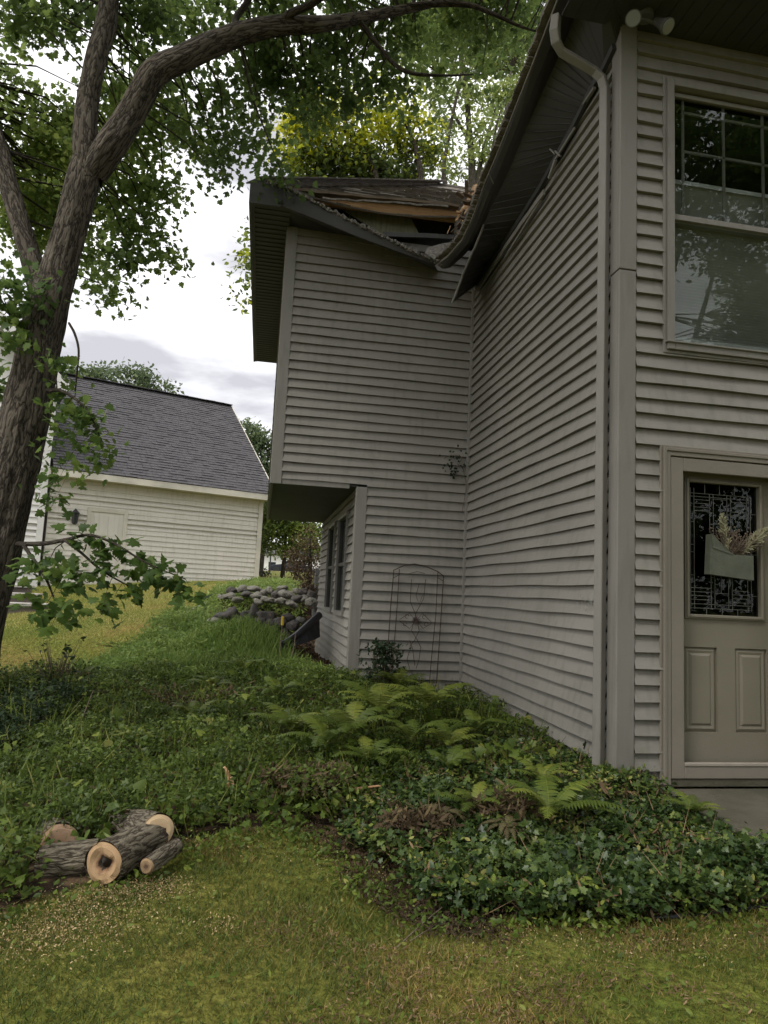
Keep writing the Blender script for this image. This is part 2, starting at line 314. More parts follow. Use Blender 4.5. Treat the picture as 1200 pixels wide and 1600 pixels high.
def build_ground():
    xs = axis(-9, 5, .09, 400, 26); ys = axis(-5, 17, .09, 400, 26)
    X, Y = np.meshgrid(xs, ys); Z = gz(X, Y)
    inb = inpoly(X, Y, BED); near = (np.abs(X) < 12) & (Y > -6) & (Y < 20)
    Z = Z+near*(.012*snoise(X, Y, 3)+.006*snoise(X, Y, 11, 2))
    nx, ny = len(xs), len(ys)
    V = np.stack([X.ravel(), Y.ravel(), Z.ravel()], 1)
    i = np.arange(nx-1)[None, :]+np.arange(ny-1)[:, None]*nx
    Fq = np.stack([i, i+1, i+1+nx, i+nx], 2).reshape(-1, 4)
    me = bpy.data.meshes.new('ground'); me.from_pydata(V.tolist(), [], Fq.tolist()); me.update()
    me.polygons.foreach_set('use_smooth', [True]*len(me.polygons))
    a = me.attributes.new('bed', 'FLOAT', 'POINT'); a.data.foreach_set('value', inb.ravel().astype(np.float32))
    mt, n, l, b = newmat('lawn_and_soil')
    g = n.new('ShaderNodeNewGeometry'); at_ = n.new('ShaderNodeAttribute'); at_.attribute_name = 'bed'
    def noise(s, d=6):
        z = n.new('ShaderNodeTexNoise'); z.inputs['Scale'].default_value = s; z.inputs['Detail'].default_value = d; l.new(g.outputs['Position'], z.inputs['Vector']); return z.outputs['Fac']
    def ramp(src, *st):
        r = n.new('ShaderNodeValToRGB'); c = r.color_ramp
        while len(c.elements) < len(st): c.elements.new(.5)
        for k, (p, cc) in enumerate(st): c.elements[k].position = p; c.elements[k].color = (*cc, 1)
        l.new(src, r.inputs[0]); return r.outputs[0]
    lawn = ramp(noise(.55), (.38, (.10, .13, .022)), (.5, (.17, .165, .038)), (.62, (.24, .165, .06)))
    fine = ramp(noise(26), (.35, (.45, .45, .4)), (.65, (1.25, 1.25, 1.2)))
    mm = n.new('ShaderNodeMixRGB'); mm.blend_type = 'MULTIPLY'; mm.inputs[0].default_value = 1; l.new(lawn, mm.inputs[1]); l.new(fine, mm.inputs[2])
    soil = ramp(noise(14), (.4, (.022, .016, .011)), (.52, (.05, .034, .022)), (.66, (.115, .075, .045)))
    m2 = n.new('ShaderNodeMixRGB'); l.new(at_.outputs['Fac'], m2.inputs[0]); l.new(mm.outputs[0], m2.inputs[1]); l.new(soil, m2.inputs[2])
    l.new(m2.outputs[0], b.inputs['Base Color']); b.inputs['Roughness'].default_value = .95; b.inputs['Specular IOR Level'].default_value = .1
    bb = n.new('ShaderNodeBump'); bb.inputs['Strength'].default_value = .8; bb.inputs['Distance'].default_value = .04; l.new(noise(40), bb.inputs['Height']); l.new(bb.outputs[0], b.inputs['Normal'])
    o = link('ground', me, mt); o['kind'] = 'structure'; return o
build_ground()

# ------------------------------------------------------------------ house
PC = 0.1016
def siding(name, o, d, nrm, regs, holes, parent, mat, seg=.22, pc=PC, wob=1.5, z0=0., dp=1.5):
    mb = MB(); o = np.array([*o, 0.]); d = np.array([*d, 0.]); nrm = np.array([*nrm, 0.]); up = np.array([0, 0, 1.])
    for (u0, u1, zl, zh) in regs:
        k0 = math.floor((zl-z0)/pc); k1 = math.ceil((zh-z0)/pc)
        for k in range(k0, k1):
            zb, zt = max(zl, z0+k*pc), min(zh, z0+(k+1)*pc)
            if zt-zb < .004: continue
            cuts = sorted({zb, zt} | {z for h in holes for z in h[2:] if zb+.004 < z < zt-.004})
            seam = U(u0, u1); sj = U(-.0015, .0015)*wob; zj = U(-.0012, .0012)*wob
            for za, zc in zip(cuts[:-1], cuts[1:]):
                iv = [(u0, u1)]
                for h in holes:
                    if h[2] < zc-1e-4 and h[3] > za+1e-4:
                        nv = []
                        for a, b in iv:
                            if h[1] <= a or h[0] >= b: nv.append((a, b)); continue
                            if h[0] > a: nv.append((a, h[0]))
                            if h[1] < b: nv.append((h[1], b))
                        iv = nv
                for a, b in iv:
                    if b-a < .01: continue
                    n = max(1, int((b-a)/seg)); us = np.linspace(a, b, n+1); rows = []
                    t0 = (za-(z0+k*pc))/pc; t1 = (zc-(z0+k*pc))/pc
                    for u in us:
                        wv = wob*(.0016*math.sin(u*3.1+k*2.3)+.0012*math.sin(u*7.7+k*5.1)); zz = wob*.0022*math.sin(u*4.3+k*1.9) + (zj if u > seam else 0)
                        off = lambda t: .0185*dp*(1-t)**.9*(1-.25*t)+wv*(1-t)+(sj if u > seam else 0)
                        tm = (t0+t1)/2
                        rows.append([o+d*u+nrm*.0+up*(za+zz), o+d*u+nrm*off(t0)+up*(za+zz), o+d*u+nrm*off(tm)+up*((za+zc)/2+zz), o+d*u+nrm*off(t1)+up*(zc+.001+zz*.5)])
                    vs = [p for r in rows for p in r]; fs = []
                    for i in range(n):
                        for j in range(3):
                            fs.append((4*i+j, 4*i+4+j, 4*i+5+j, 4*i+1+j))
                    mb.add(vs, fs)
    return mb.build(name, mat, parent)
def wallslab(name, o, d, nrm, reg, holes, parent, mat, th=.12, back=.004):
    mb = MB(); o = np.array([*o, 0.]); d = np.array([*d, 0.]); nrm = np.array([*nrm, 0.])
    us = sorted({reg[0], reg[1]} | {v for h in holes for v in h[:2] if reg[0] < v < reg[1]}); zs = sorted({reg[2], reg[3]} | {v for h in holes for v in h[2:] if reg[2] < v < reg[3]})
    for a, b in zip(us[:-1], us[1:]):
        for c, e_ in zip(zs[:-1], zs[1:]):
            if any(h[0] < (a+b)/2 < h[1] and h[2] < (c+e_)/2 < h[3] for h in holes): continue
            pts = []
            for zz in (c, e_):
                for uu, ww in ((a, -back), (b, -back), (b, -back-th), (a, -back-th)): pts.append(o+d*uu+nrm*ww+np.array([0, 0, zz]))
            mb.add(pts, [(0, 1, 5, 4), (2, 3, 7, 6), (1, 2, 6, 5), (3, 0, 4, 7), (4, 5, 6, 7), (3, 2, 1, 0)])
    return mb.build(name, mat, parent)
ZE = 3.85; ZB = -1.32; Z2 = 1.033; OV = .45; ZR = 4.05
house = tag(empty('house', (0, 0, -1.25)), 'grey brown vinyl sided house with storm damaged sagging eave on the right', 'house')
DOORH = (.30, 1.32, -1.3, .885); WINH = (.325, 1.36, 1.575, 3.48)
siding('front_siding', (0, 0), (1, 0), (0, -1), [(.10, 7, ZB, ZE)], [DOORH, WINH], house, MT['siding'])
wallslab('front_wall', (0, 0), (1, 0), (0, -1), (0.002, 7, ZB, ZE), [DOORH, WINH], house, MT['dark'])
siding('side_siding', (0, L), (0, -1), (-1, 0), [(.04, L-.11, ZB, 3.80)], [], house, MT['siding'])
wallslab('side_wall', (0, L), (0, -1), (-1, 0), (0, L, ZB, ZE), [], house, MT['dark'])
siding('wing_front_siding', (0, L), (-1, 0), (0, -1), [(.04, W2-.09, Z2, ZE), (.04, W1-.09, ZB, Z2)], [], house, MT['siding'])
wallslab('wing_front_wall', (0, L), (-1, 0), (0, -1), (0.13, W2, Z2, ZE), [], house, MT['dark'])
wallslab('wing_front_wall', (0, L), (-1, 0), (0, -1), (0.13, W1, ZB, Z2), [], house, MT['dark'])
WH = [(.60, 1.42, -.36, .76), (1.92, 2.74, -.36, .76)]
siding('wing_lower_siding', (-W1, L), (0, 1), (-1, 0), [(.10, D, ZB, Z2)], WH, house, MT['siding'])
wallslab('wing_lower_wall', (-W1, L), (0, 1), (-1, 0), (.13, D, ZB, Z2), WH, house, MT['dark'])
siding('wing_upper_siding', (-W2, L), (0, 1), (-1, 0), [(.10, D, Z2-.02, ZE)], [], house, MT['siding'])
wallslab('wing_upper_wall', (-W2, L), (0, 1), (-1, 0), (.13, D, Z2, ZE), [], house, MT['dark'])
b = MB(); b.box((-W1, L+D, ZB), (7, L+D+.1, Z2-.01)); b.box((-W2, L+D, Z2-.01), (7, L+D+.1, ZE)); b.box((6.9, .2, ZB), (7, L+D, ZE)); b.build('rear_wall', MT['siding'], house)
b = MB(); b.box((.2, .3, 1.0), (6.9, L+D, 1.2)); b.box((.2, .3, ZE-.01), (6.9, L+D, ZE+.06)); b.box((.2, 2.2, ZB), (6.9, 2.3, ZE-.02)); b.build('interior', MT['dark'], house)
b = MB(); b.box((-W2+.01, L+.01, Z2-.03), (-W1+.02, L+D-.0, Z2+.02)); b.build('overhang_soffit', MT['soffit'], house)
b = MB(); b.box((-W2-.012, L-.012, Z2-.055), (-W1-.1, L+.015, Z2+.03)); b.box((-W2-.014, L+.02, Z2-.055), (-W2+.015, L+D, Z2+.03)); b.build('overhang_trim', MT['trim'], house)

def post(x, y, z0, z1, sx, sy, wd=.098, pr=.024):       # outside corner post
    mb = MB(); ax, bx = (x-sx*pr, x+sx*wd) if True else 0, 0
    mb.box((x-sx*pr, y-sy*pr, z0), (x+sx*wd, y+sy*.0-sy*.001, z1)); mb.box((x-sx*pr, y, z0), (x-sx*.001, y+sy*wd, z1)); return mb
b = post(0, 0, ZB, 2.07, 1, 1); b.build('corner_post', MT['trim'], house, bevel=.006)
b = post(0, 0, 2.076, ZE, 1, 1, .098, .027); b.build('corner_post', MT['trim'], house, bevel=.006)
b = post(-W2, L, Z2-.06, ZE, 1, 1); b.build('corner_post', MT['trim'], house, bevel=.006)
b = post(-W1, L, ZB, Z2-.03, 1, 1); b.build('corner_post', MT['trim'], house, bevel=.006)
b = MB(); b.box((-.045, L-.045, ZB), (-.001, L-.001, 3.6)); b.build('inner_corner_trim', MT['trim'], house, bevel=.005)

# eave path of the sagging gutter, from the near corner to the torn end
GP = [np.array([-OV-.03, -OV-.02, 4.0]), np.array([-OV-.03, -.2, 4.0]), at(868, 12, 4.06), at(846, 68, 4.36), at(825, 122, 4.6), at(800, 185, 4.98), at(777, 243, 5.3), at(757, 290, 5.7), at(738, 343, 6.0), at(722, 377, 6.25), at(700, 402, 6.5), at(684, 414, 6.66)]
GI = [np.array([-OV+.01, -OV, 3.84]), at(935, -60, 3.75), at(906, 4, 4.05), at(878, 76, 4.4), at(850, 138, 4.66), at(822, 200, 5.0), at(797, 262, 5.35), at(777, 305, 5.7), at(756, 350, 6.0), at(740, 390, 6.2), at(722, 432, 6.45), at(706, 474, 6.6)]
WT = [np.array([-.012, -.02, 3.83]), onx(962, 66, -.03), onx(944, 104, -.03), onx(928, 130, -.03), onx(912, 164, -.03), onx(895, 198, -.03), onx(874, 236, -.03), onx(846, 288, -.03), onx(812, 342, -.03), onx(785, 383, -.03), onx(762, 415, -.03), onx(746, 444, -.03)]
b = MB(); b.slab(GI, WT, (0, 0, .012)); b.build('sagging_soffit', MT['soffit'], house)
# soffit panel ribs
b = MB()
for s in np.linspace(0.05, 10.9, 46):
    i = int(s); f = s-i
    if i >= 11: continue
    A = GI[i]*(1-f)+GI[i+1]*f; B = WT[i]*(1-f)+WT[i+1]*f
    b.beam(A+(0, 0, -.001), B+(0, 0, -.001), .008, .004)
b.build('soffit_ribs', MT['soffit'], house)
GI2 = GI[:8]+[at(757, 348, 6.0), at(745, 376, 6.2), at(726, 398, 6.45), at(704, 418, 6.6)]
# K-style gutter body: profile between fascia line GP (top outer) and GI (bottom inner)
b = MB(); prof = [(0, 0, 0), (.0, .0, -.03), (.02, 0, -.075), (.055, 0, -.115), (.10, 0, -.125)]
rows = []
for i, p in enumerate(GP):
    q = GI2[i]; d = q-p; rows.append([p+np.array([0, 0, .02]), p, p*.86+q*.14+np.array([-.008, 0, -.012]), p*.62+q*.38+np.array([0, 0, -.03]), p*.35+q*.65+np.array([0, 0, -.022]), q])
k = 6; vs = [v for r in rows for v in r]; fs = [(i*k+j, i*k+j+1, (i+1)*k+j+1, (i+1)*k+j) for i in range(len(rows)-1) for j in range(k-1)]
b.add(vs, fs); b.build('gutter', MT['gutter'], house)
b = MB()
for i in range(len(GP)-1): b.beam(GP[i]+(0, 0, .012), GP[i+1]+(0, 0, .012), .014, .02)
for i in range(8, len(GI)-1): b.beam(GI[i], GI[i+1], .014, .02, n=3, jit=.004)
b.build('gutter_lip', MT['trim'], house)
# frieze boards following the sagging soffit on the side wall
b = MB()
for i in range(1, len(WT)-1):
    A, B = WT[i], WT[i+1]; b.beam((A[0]-.012, A[1], A[2]-.035), (B[0]-.012, B[1], B[2]-.035), .03, .055)
b.build('frieze_board', MT['soffit'], house)
b = MB(); A, B = onx(929, 137, -.05), onx(912, 163, -.05); b.beam(A, B, .02, .02)
b.beam(onx(898, 200, -.06), onx(866, 252, -.06), .012, .022); b.beam(onx(868, 250, -.07), onx(858, 279, -.07), .02, .035)
b.beam(onx(850, 300, -.06), onx(786, 392, -.06), .018, .05, n=6, jit=.003); b.beam(onx(786, 392, -.06), onx(746, 452, -.05), .018, .05, n=4, jit=.004)
b.beam(onx(846, 312, -.05), onx(790, 402, -.05), .02, .02, n=4, jit=.003)
b.build('loose_frieze_strip', MT['trim'], house)
b = MB()
for dx_, dy_ in ((0, 0), (9, 2), (17, 5)): b.beam(onx(851+dx_, 231+dy_, -.09), onx(859+dx_, 239+dy_*1.1, -.07), .02, .01)
b.build('bent_soffit_strip', MT['trim'], house)
# front soffit and gutter, undamaged
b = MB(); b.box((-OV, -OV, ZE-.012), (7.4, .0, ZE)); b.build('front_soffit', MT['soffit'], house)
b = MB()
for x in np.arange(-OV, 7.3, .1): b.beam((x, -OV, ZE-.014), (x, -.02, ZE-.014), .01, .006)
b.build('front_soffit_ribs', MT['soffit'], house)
b = MB(); b.box((-OV-.05, -OV-.1, ZE+.0), (7.5, -OV-.001, ZE+.17)); b.build('front_gutter', MT['gutter'], house)
# downspout
b = MB()
pts = [onx(888, 34, -OV), onx(888, 62, -OV+.01), onx(895, 70, -OV+.06), np.array([-.20, .17, 3.62]), np.array([-.10, .175, 3.56]), np.array([-.065, .175, 3.45])]
pts = [np.array([-.47, .04, 3.87]), np.array([-.475, .05, 3.76]), np.array([-.455, .07, 3.70]), np.array([-.40, .10, 3.66]), np.array([-.15, .11, 3.57]), np.array([-.095, .105, 3.52]), np.array([-.072, .104, 3.44]), np.array([-.072, .104, -1.12])]
b.tube(pts, [.040, .044, .044, .040, .040, .042, .042, .042], 4); 
dp = b.build('downspout', MT['trim'], house, bevel=.008)
# main roof (sags along the torn eave)
RG = []
for i, p in enumerate(GP):
    y = p[1]; RG.append(p+np.array([-.03, 0, .05]))
UP = [np.array([max(-OV+.9, 0), y if y > .4 else .4+.0*y, 4.05+.9*.66]) for y in [p[1] for p in GP]]
b = MB(); A = RG; B = [np.array([.55, max(p[1], .55), 4.72]) for p in GP]; b.slab(A, B, (0, 0, .02)); b.build('sagging_roof_edge', MT['shingle'], house)
b = MB(); b.slab([(.55, .55, 4.74), (.55, 7.6, 4.74)], [(3.5, 3.5, 6.7), (3.5, 7.6, 6.7)], (0, 0, .02))
b.slab([(-OV-.05, -OV-.08, 4.04), (7.5, -OV-.08, 4.04)], [(3.5, 3.5, 6.7), (3.5, 3.5, 6.7)], (0, 0, .02)); b.slab([(7.5, -OV-.08, 4.04), (7.5, 7.6, 4.04)], [(3.5, 3.5, 6.7), (3.5, 7.6, 6.7)], (0, 0, .02))
b.build('main_roof', MT['shingle'], house)
b = MB(); rr = random.Random(3)
for i in range(1, len(RG)-1):
    A, B = RG[i], RG[i+1]; nn = max(2, int(np.linalg.norm(B-A)/.03))
    for j in range(nn):
        p = A+(B-A)*(j+rr.random())/nn; h = rr.uniform(.0, .022)+.03*(rr.random() > .93); hy = rr.uniform(.02, .07); b.box(p+np.array([-.012-rr.uniform(0, .012), -hy, -.01]), p+np.array([.12, hy, h]))
b.build('ragged_shingle_edge', MT['shingle'], house)
# white debris thread along the gutter
# wing roof: real shingle courses on a hip roof
def shingles(name, P0, ux, up, rows, expo, uwid, mat, parent, th=.008, tab=.3, sag=None, seed=1):
    """P0 eave start, ux unit along eave, up unit up-slope, uwid(v)->(u0,u1)"""
    rr = random.Random(seed); mb = MB(); P0 = np.array(P0, float); ux = np.array(ux, float); up = np.array(up, float); nr = np.cross(ux, up); nr = nr if nr[2] > 0 else -nr
    for r in range(rows):
        v0 = r*expo; v1 = v0+expo*1.15; a, e_ = uwid(v0); u = a-rr.uniform(0, tab)
        while u < e_:
            t = tab*rr.uniform(.55, 1.25); u0, u1 = max(u, a), min(u+t-.006, e_)
            if u1-u0 > .02:
                h = th*rr.choice((1, 1, 1.6, 2.0)); l0 = v0+rr.uniform(-.006, .006); s0 = sag(u0, v0) if sag else 0; s1 = sag(u1, v0) if sag else 0
                c0, c1 = (sag(u0, v1), sag(u1, v1)) if sag else (0, 0)
                B = [P0+ux*u0+up*l0+nr*s0, P0+ux*u1+up*l0+nr*s1, P0+ux*u1+up*v1+nr*c1, P0+ux*u0+up*v1+nr*c0]
                T = [B[0]+nr*h*2, B[1]+nr*h*2, B[2]+nr*.002, B[3]+nr*.002]
                mb.add(B+T, [(4, 5, 6, 7), (0, 1, 5, 4), (1, 2, 6, 5), (3, 0, 4, 7), (2, 3, 7, 6), (0, 3, 2, 1)])
            u += t
    return mb.build(name, mat, parent)
WE = -W2-.40; YE = L-OV+.03
pit = math.atan(.76); wup = np.array([0, math.cos(pit), math.sin(pit)]); ln = (D/2+OV)/math.cos(pit)
sagf = lambda u, v: -.10*max(0, math.sin(u*1.5-.3))*max(0, 1-v/1.1)+.0*u
shingles('wing_roof_front', (WE+.12, YE+.06, 4.06), (1, 0, 0), wup, int(ln/.127), .127, lambda v: (v*math.cos(pit), 2.25+v*.55), MT['shingle'], house, .007, .28, sagf)
b = MB(); H = 4.06+(D/2+OV)*.76; yr = YE+D/2+OV
b.slab([(WE, YE, 4.0), (WE, L+D+OV, 4.0)], [(WE+(D/2+OV), yr, H), (WE+(D/2+OV), yr, H)], (0, 0, .03))
b.slab([(WE, L+D+OV, 4.0), (1, L+D+OV, 4.0)], [(WE+(D/2+OV), yr, H), (2.5, yr, H)], (0, 0, .03))
b.slab([(WE+.3, YE+.3, 4.0+.14), (-.2, YE+.3, 4.14)], [(WE+(D/2+OV), yr, H-.02), (2.5, yr, H-.02)], (0, 0, .01))
b.build('wing_roof_back', MT['shingle'], house)
b = MB()
for i in range(16):
    t = i/16; p = np.array([WE+t*(D/2+OV), YE+t*(D/2+OV), 4.05+t*(H-4.05)]); q = p+np.array([.2, .2, .2*.76]); b.beam(p+(0, 0, .03), q+(0, 0, .035), .22, .014)
b.build('hip_cap', MT['shingle'], house)
# left eave of the wing
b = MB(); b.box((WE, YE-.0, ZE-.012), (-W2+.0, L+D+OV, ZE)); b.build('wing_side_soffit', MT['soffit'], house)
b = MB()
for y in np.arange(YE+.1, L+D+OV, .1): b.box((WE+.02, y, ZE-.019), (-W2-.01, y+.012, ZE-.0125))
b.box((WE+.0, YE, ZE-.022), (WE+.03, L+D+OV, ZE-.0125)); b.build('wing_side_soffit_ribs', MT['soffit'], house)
b = MB(); b.box((WE-.03, YE-.02, ZE-.03), (WE, L+D+OV, ZR+.01)); b.add([], []); b.build('wing_side_fascia', MT['gutter'], house)
# fallen front fascia of the wing
FT = [(395, 280), (440, 291), (500, 321), (560, 352), (620, 381), (682, 410)]
FB = [(398, 302), (440, 321), (500, 345), (560, 370), (620, 392), (680, 414)]
ft = [at(x, y, L-OV+.03+3.9948-.02) for x, y in FT]; fb = [at(x, y, L-OV+.03+3.9948+.0) for x, y in FB]
b = MB(); b.slab(ft, fb, (0, .025, 0)); b.build('fallen_fascia', MT['gutter'], house)
b = MB()
for i in range(5):
    A, B = ft[i], ft[i+1]; nn = 16
    for j in range(nn):
        if i == 0 and j < 8: continue
        p = A+(B-A)*(j+.5)/nn; q = A+(B-A)*(j+1.4)/nn; b.beam(p+np.array([0, rr.uniform(-.012, .02), rr.uniform(-.004, .014)]), q+np.array([0, rr.uniform(-.012, .02), rr.uniform(-.004, .014)]), .045+rr.uniform(0, .03), .018+rr.uniform(0, .022))
b.build('torn_shingle_strip', MT['drip'], house)
wl = [at(x, y, L-.004+3.9948) for x, y in [(452, 352), (475, 358), (530, 366), (585, 377), (640, 398), (684, 424)]]
b = MB(); b.slab([p+np.array([0, .02, -.002]) for p in fb], wl, (0, 0, .01)); b.build('hanging_front_soffit', MT['soffit'], house)
b = MB(); b.slab([np.array([WE, YE, ZE]), fb[0]], [np.array([-W2, L, ZE]), wl[0]], (0, 0, .01)); b.build('soffit_corner', MT['soffit'], house)
# exposed framing
yd = L-.26+3.9948
def plank(nm, p, q, h, th, mat, n=8, jit=.0):
    mb = MB(); mb.beam(p, q, th, h, n=n, jit=jit); return mb.build(nm, mat, house)
plank('exposed_rim_board', at(470, 309, yd), at(720, 341, yd), .115, .038, MT['lumber'])
plank('exposed_roof_deck', at(455, 299, yd-.06), at(716, 324, yd-.06), .03, .10, MT['oldwood'], 14, .006)
plank('torn_drip_edge', at(505, 310, yd-.13), at(700, 322, yd-.13), .02, .012, MT['drip'], 16, .008)
b = MB(); sp = [at(x, y, yd+.12) for x, y in [(536, 328), (575, 330), (643, 342), (655, 366), (600, 368)]]
b.add(sp+[p+np.array([0, .012, 0]) for p in sp], [(0, 1, 2, 3, 4), (9, 8, 7, 6, 5)]+[(i, i+5, (i+1) % 5+5, (i+1) % 5) for i in range(5)]); 
for k in range(6):
    A = sp[0]+(sp[2]-sp[0])*(k+.6)/6.6; b.beam(A+np.array([0, -.006, -.01]), A+np.array([.015, -.006, -.115]), .006, .006)
b.build('buckled_soffit_panel', MT['sheath'], house)
plank('broken_sheathing', at(598, 367, yd-.05), at(735, 372, yd-.05), .05, .03, MT['soffit'], 8, .01)
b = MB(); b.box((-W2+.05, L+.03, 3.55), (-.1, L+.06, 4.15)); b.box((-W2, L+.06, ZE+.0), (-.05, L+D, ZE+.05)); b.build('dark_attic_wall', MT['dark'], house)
b = MB(); b.box((WE, YE-.018, ZE-.03), (WE+.3, YE+.01, 4.02)); b.build('fascia_end', MT['gutter'], house)
plank('roof_truss_chord', at(560, 340, yd+.5), at(730, 352, yd+.5), .09, .04, MT['oldwood'])
# broken valley: splintered wood at the torn corner
b = MB()
for (x, y, d0, x2, y2, d1, w_) in [(716, 345, 6.9, 742, 292, 7.2, .05), (722, 350, 6.8, 733, 318, 6.9, .06), (728, 336, 6.7, 748, 291, 6.9, .045), (712, 333, 6.9, 738, 322, 6.8, .03), (733, 305, 6.9, 752, 288, 7.0, .06)]:
    b.beam(at(x, y, d0), at(x2, y2, d1), w_, w_*.8, n=4, jit=.012)
b.build('splintered_rafter', MT['lumber'], house)
for k in range(18):
    b = MB(); x, y = U(712, 748), U(296, 374); p = at(x, y, U(6.55, 6.95)); q = p+np.array([U(-.09, .09), U(-.1, .1), U(-.08, .10)]); b.beam(p, q, U(.02, .09), U(.01, .03), n=2, jit=.012); b.build('broken_roof_scrap', MT['oldwood'], house)
b = MB()
for k in range(90):
    t = R(); x, y = 682+t*60, 412-t*52+6*math.sin(t*9); p = at(x+U(-4, 4), y+U(-9, 4), 6.62); q = p+np.array([U(-.05, .05), U(-.04, .02), U(-.05, .03)]); b.beam(p, q, U(.003, .012), U(.003, .008))
b.build('torn_felt_edge', MT['drip'], house)
b = MB(); b.slab([at(664, 396, 6.72), at(684, 408, 6.60), at(706, 398, 6.62)], [at(668, 388, 6.78), at(690, 382, 6.76), at(716, 378, 6.7)], (0, 0, .01)); b.build('crumpled_shingles', MT['drip'], house)
rr = random.Random(21)
for k in range(34):          # torn shingle flaps and felt around the broken valley and up the eave edge
    if k < 20: x, y, d0 = rr.uniform(688, 750), 0, rr.uniform(6.45, 6.9); y = 412-(x-688)*1.75+rr.uniform(-14, 10)
    else:
        t = (k-20)/14; x, y, d0 = 756+t*26+rr.uniform(-5, 2), 292-t*62+rr.uniform(-6, 6), 5.75-t*.5
    p = at(x, y, d0); a = rr.uniform(-1, 1); u_ = np.array([math.cos(a), rr.uniform(-.5, .5), math.sin(a)])*rr.uniform(.04, .10); v_ = np.array([-math.sin(a)*.5, rr.uniform(-.4, .4), math.cos(a)])*rr.uniform(.025, .06); n3 = np.cross(u_, v_); n3 = n3/np.linalg.norm(n3)*.005
    q4 = [p, p+u_, p+u_*rr.uniform(.6, 1.1)+v_, p+u_*.45+v_*rr.uniform(1, 1.5), p+v_*rr.uniform(.5, 1.1)]; b = MB(); b.add(q4+[q+n3 for q in q4], [(0, 1, 2, 3, 4), (9, 8, 7, 6, 5)]+[(i, i+5, (i+1) % 5+5, (i+1) % 5) for i in range(5)]); b.build('torn_shingle', MT['shingle'] if k % 3 else MT['drip'], house)
for k in range(9):
    p = at(rr.uniform(700, 742), rr.uniform(330, 385), 6.6); b = MB(); b.beam(p, p+np.array([rr.uniform(-.05, .05), -.02, -rr.uniform(.06, .16)]), .012, .002, n=3, jit=.006); b.build('hanging_felt_strip', MT['drip'] if k % 2 else MT['lumber'], house)
# cobweb strands on the side siding
b = MB()
for k in range(26):
    x, y = 916+RNG.normal()*9, 940+RNG.normal()*8; p = onx(x, y, -.032); b.tube([p, p+np.array([-.002, U(-.01, .01), -U(.01, .05)])], .0009, 4)
b.build('cobweb', MT['came'], house)
# upper window
def frame(mb, x0, x1, z0, z1, wd, y0, y1, sides='LRTB'):
    if 'L' in sides: mb.box((x0, y0, z0), (x0+wd, y1, z1))
    if 'R' in sides: mb.box((x1-wd, y0, z0), (x1, y1, z1))
    if 'T' in sides: mb.box((x0+wd, y0, z1-wd), (x1-wd, y1, z1))
    if 'B' in sides: mb.box((x0+wd, y0, z0), (x1-wd, y1, z0+wd))
win = empty('window', (.30, 0, 1.54)); win.parent = house; win.location = (.30, 0, 1.54+1.25)
wl0 = np.array([.30, 0, 1.54])
def wpart(mb, nm, mat, bevel=0):
    me = bpy.data.meshes.new(nm); me.from_pydata([tuple(np.array(p)-wl0) for p in mb.v], [], mb.f); me.update()
    o = link(nm, me, mat, win)
    if bevel: bv = o.modifiers.new('bevel', 'BEVEL'); bv.width = bevel; bv.segments = 2; bv.limit_method = 'ANGLE'
    return o
b = MB(); frame(b, .292, 1.40, 1.535, 3.515, .022, -.030, .03); frame(b, .314, 1.378, 1.557, 3.493, .05, -.048, .03); b.box((.30, -.06, 1.60), (1.39, -.03, 1.613)); wpart(b, 'casing', MT['trim'], .004)
b = MB(); frame(b, .366, 1.326, 2.50, 3.43, .030, .0, .035); wpart(b, 'upper_sash', MT['trim'], .003)
b = MB(); frame(b, .366, 1.326, 1.60, 2.53, .018, .03, .06); b.box((.366, -.004, 2.49), (1.326, .03, 2.53)); wpart(b, 'lower_sash', MT['trim'], .003)
b = MB(); b.box((.39, .018, 2.53), (1.30, .022, 3.41)); b.box((.38, .046, 1.61), (1.31, .05, 2.50)); wpart(b, 'glass_pane', MT['glass'])
b = MB()
for x in (.475, .79, 1.10): b.box((x-.009, .026, 2.53), (x+.009, .036, 3.41))
for z in (3.02, 3.31): b.box((.475, .026, z-.009), (1.30, .037, z+.009))
wpart(b, 'muntin_grid', MT['trim'])
b = MB(); z = 1.70
while z < 2.80:
    b.beam((.40, .085, z), (1.31, .085, z+.0015*math.sin(z*40)), .019, .0022, up=(0, .75, .66)); z += .0215
b.box((.40, .07, 1.66), (1.31, .10, 1.69)); b.box((.40, .065, 2.80), (1.31, .10, 2.83)); wpart(b, 'blind', MT['curtain'])
b = MB(); b.box((.25, .16, 1.5), (1.5, .17, 2.82)); wpart(b, 'dark_blind_backing', MT['soffit'])  # dark sheet added behind the slats, gives the gaps their shade by colour

# door
door = empty('door', (0, 0, 0)); door.parent = house; door.location = (.80, 0, -1.18+1.25); dl = np.array([.80, 0, -1.18])
def dpart(mb, nm, mat, bevel=0, par=None):
    me = bpy.data.meshes.new(nm); me.from_pydata([tuple(np.array(p)-dl) for p in mb.v], [], mb.f); me.update()
    o = link(nm, me, mat, par or door)
    if bevel: bv = o.modifiers.new('bevel', 'BEVEL'); bv.width = bevel; bv.segments = 2; bv.limit_method = 'ANGLE'
    return o
b = MB()
for k, (wd, pr) in enumerate([(.018, -.028), (.022, -.042), (.03, -.034)]):
    o_ = sum((.018, .022, .03)[:k]); frame(b, .268+o_, 1.352-o_, -1.20, .918-o_, wd, pr, .03, 'LRT')
dpart(b, 'brickmould_casing', MT['doortrim'], .004)
b = MB(); frame(b, .343, 1.277, -1.165, .842, .088, -.028, .0, 'LRT'); b.box((.431, -.028, -1.165), (1.189, 0, -1.085)); dpart(b, 'outer_frame', MT['doortrim'], .005)
b = MB(); b.box((.431, -.034, -1.088), (1.189, -.002, -1.07)); dpart(b, 'weatherstrip', MT['whitetrim'], .003)
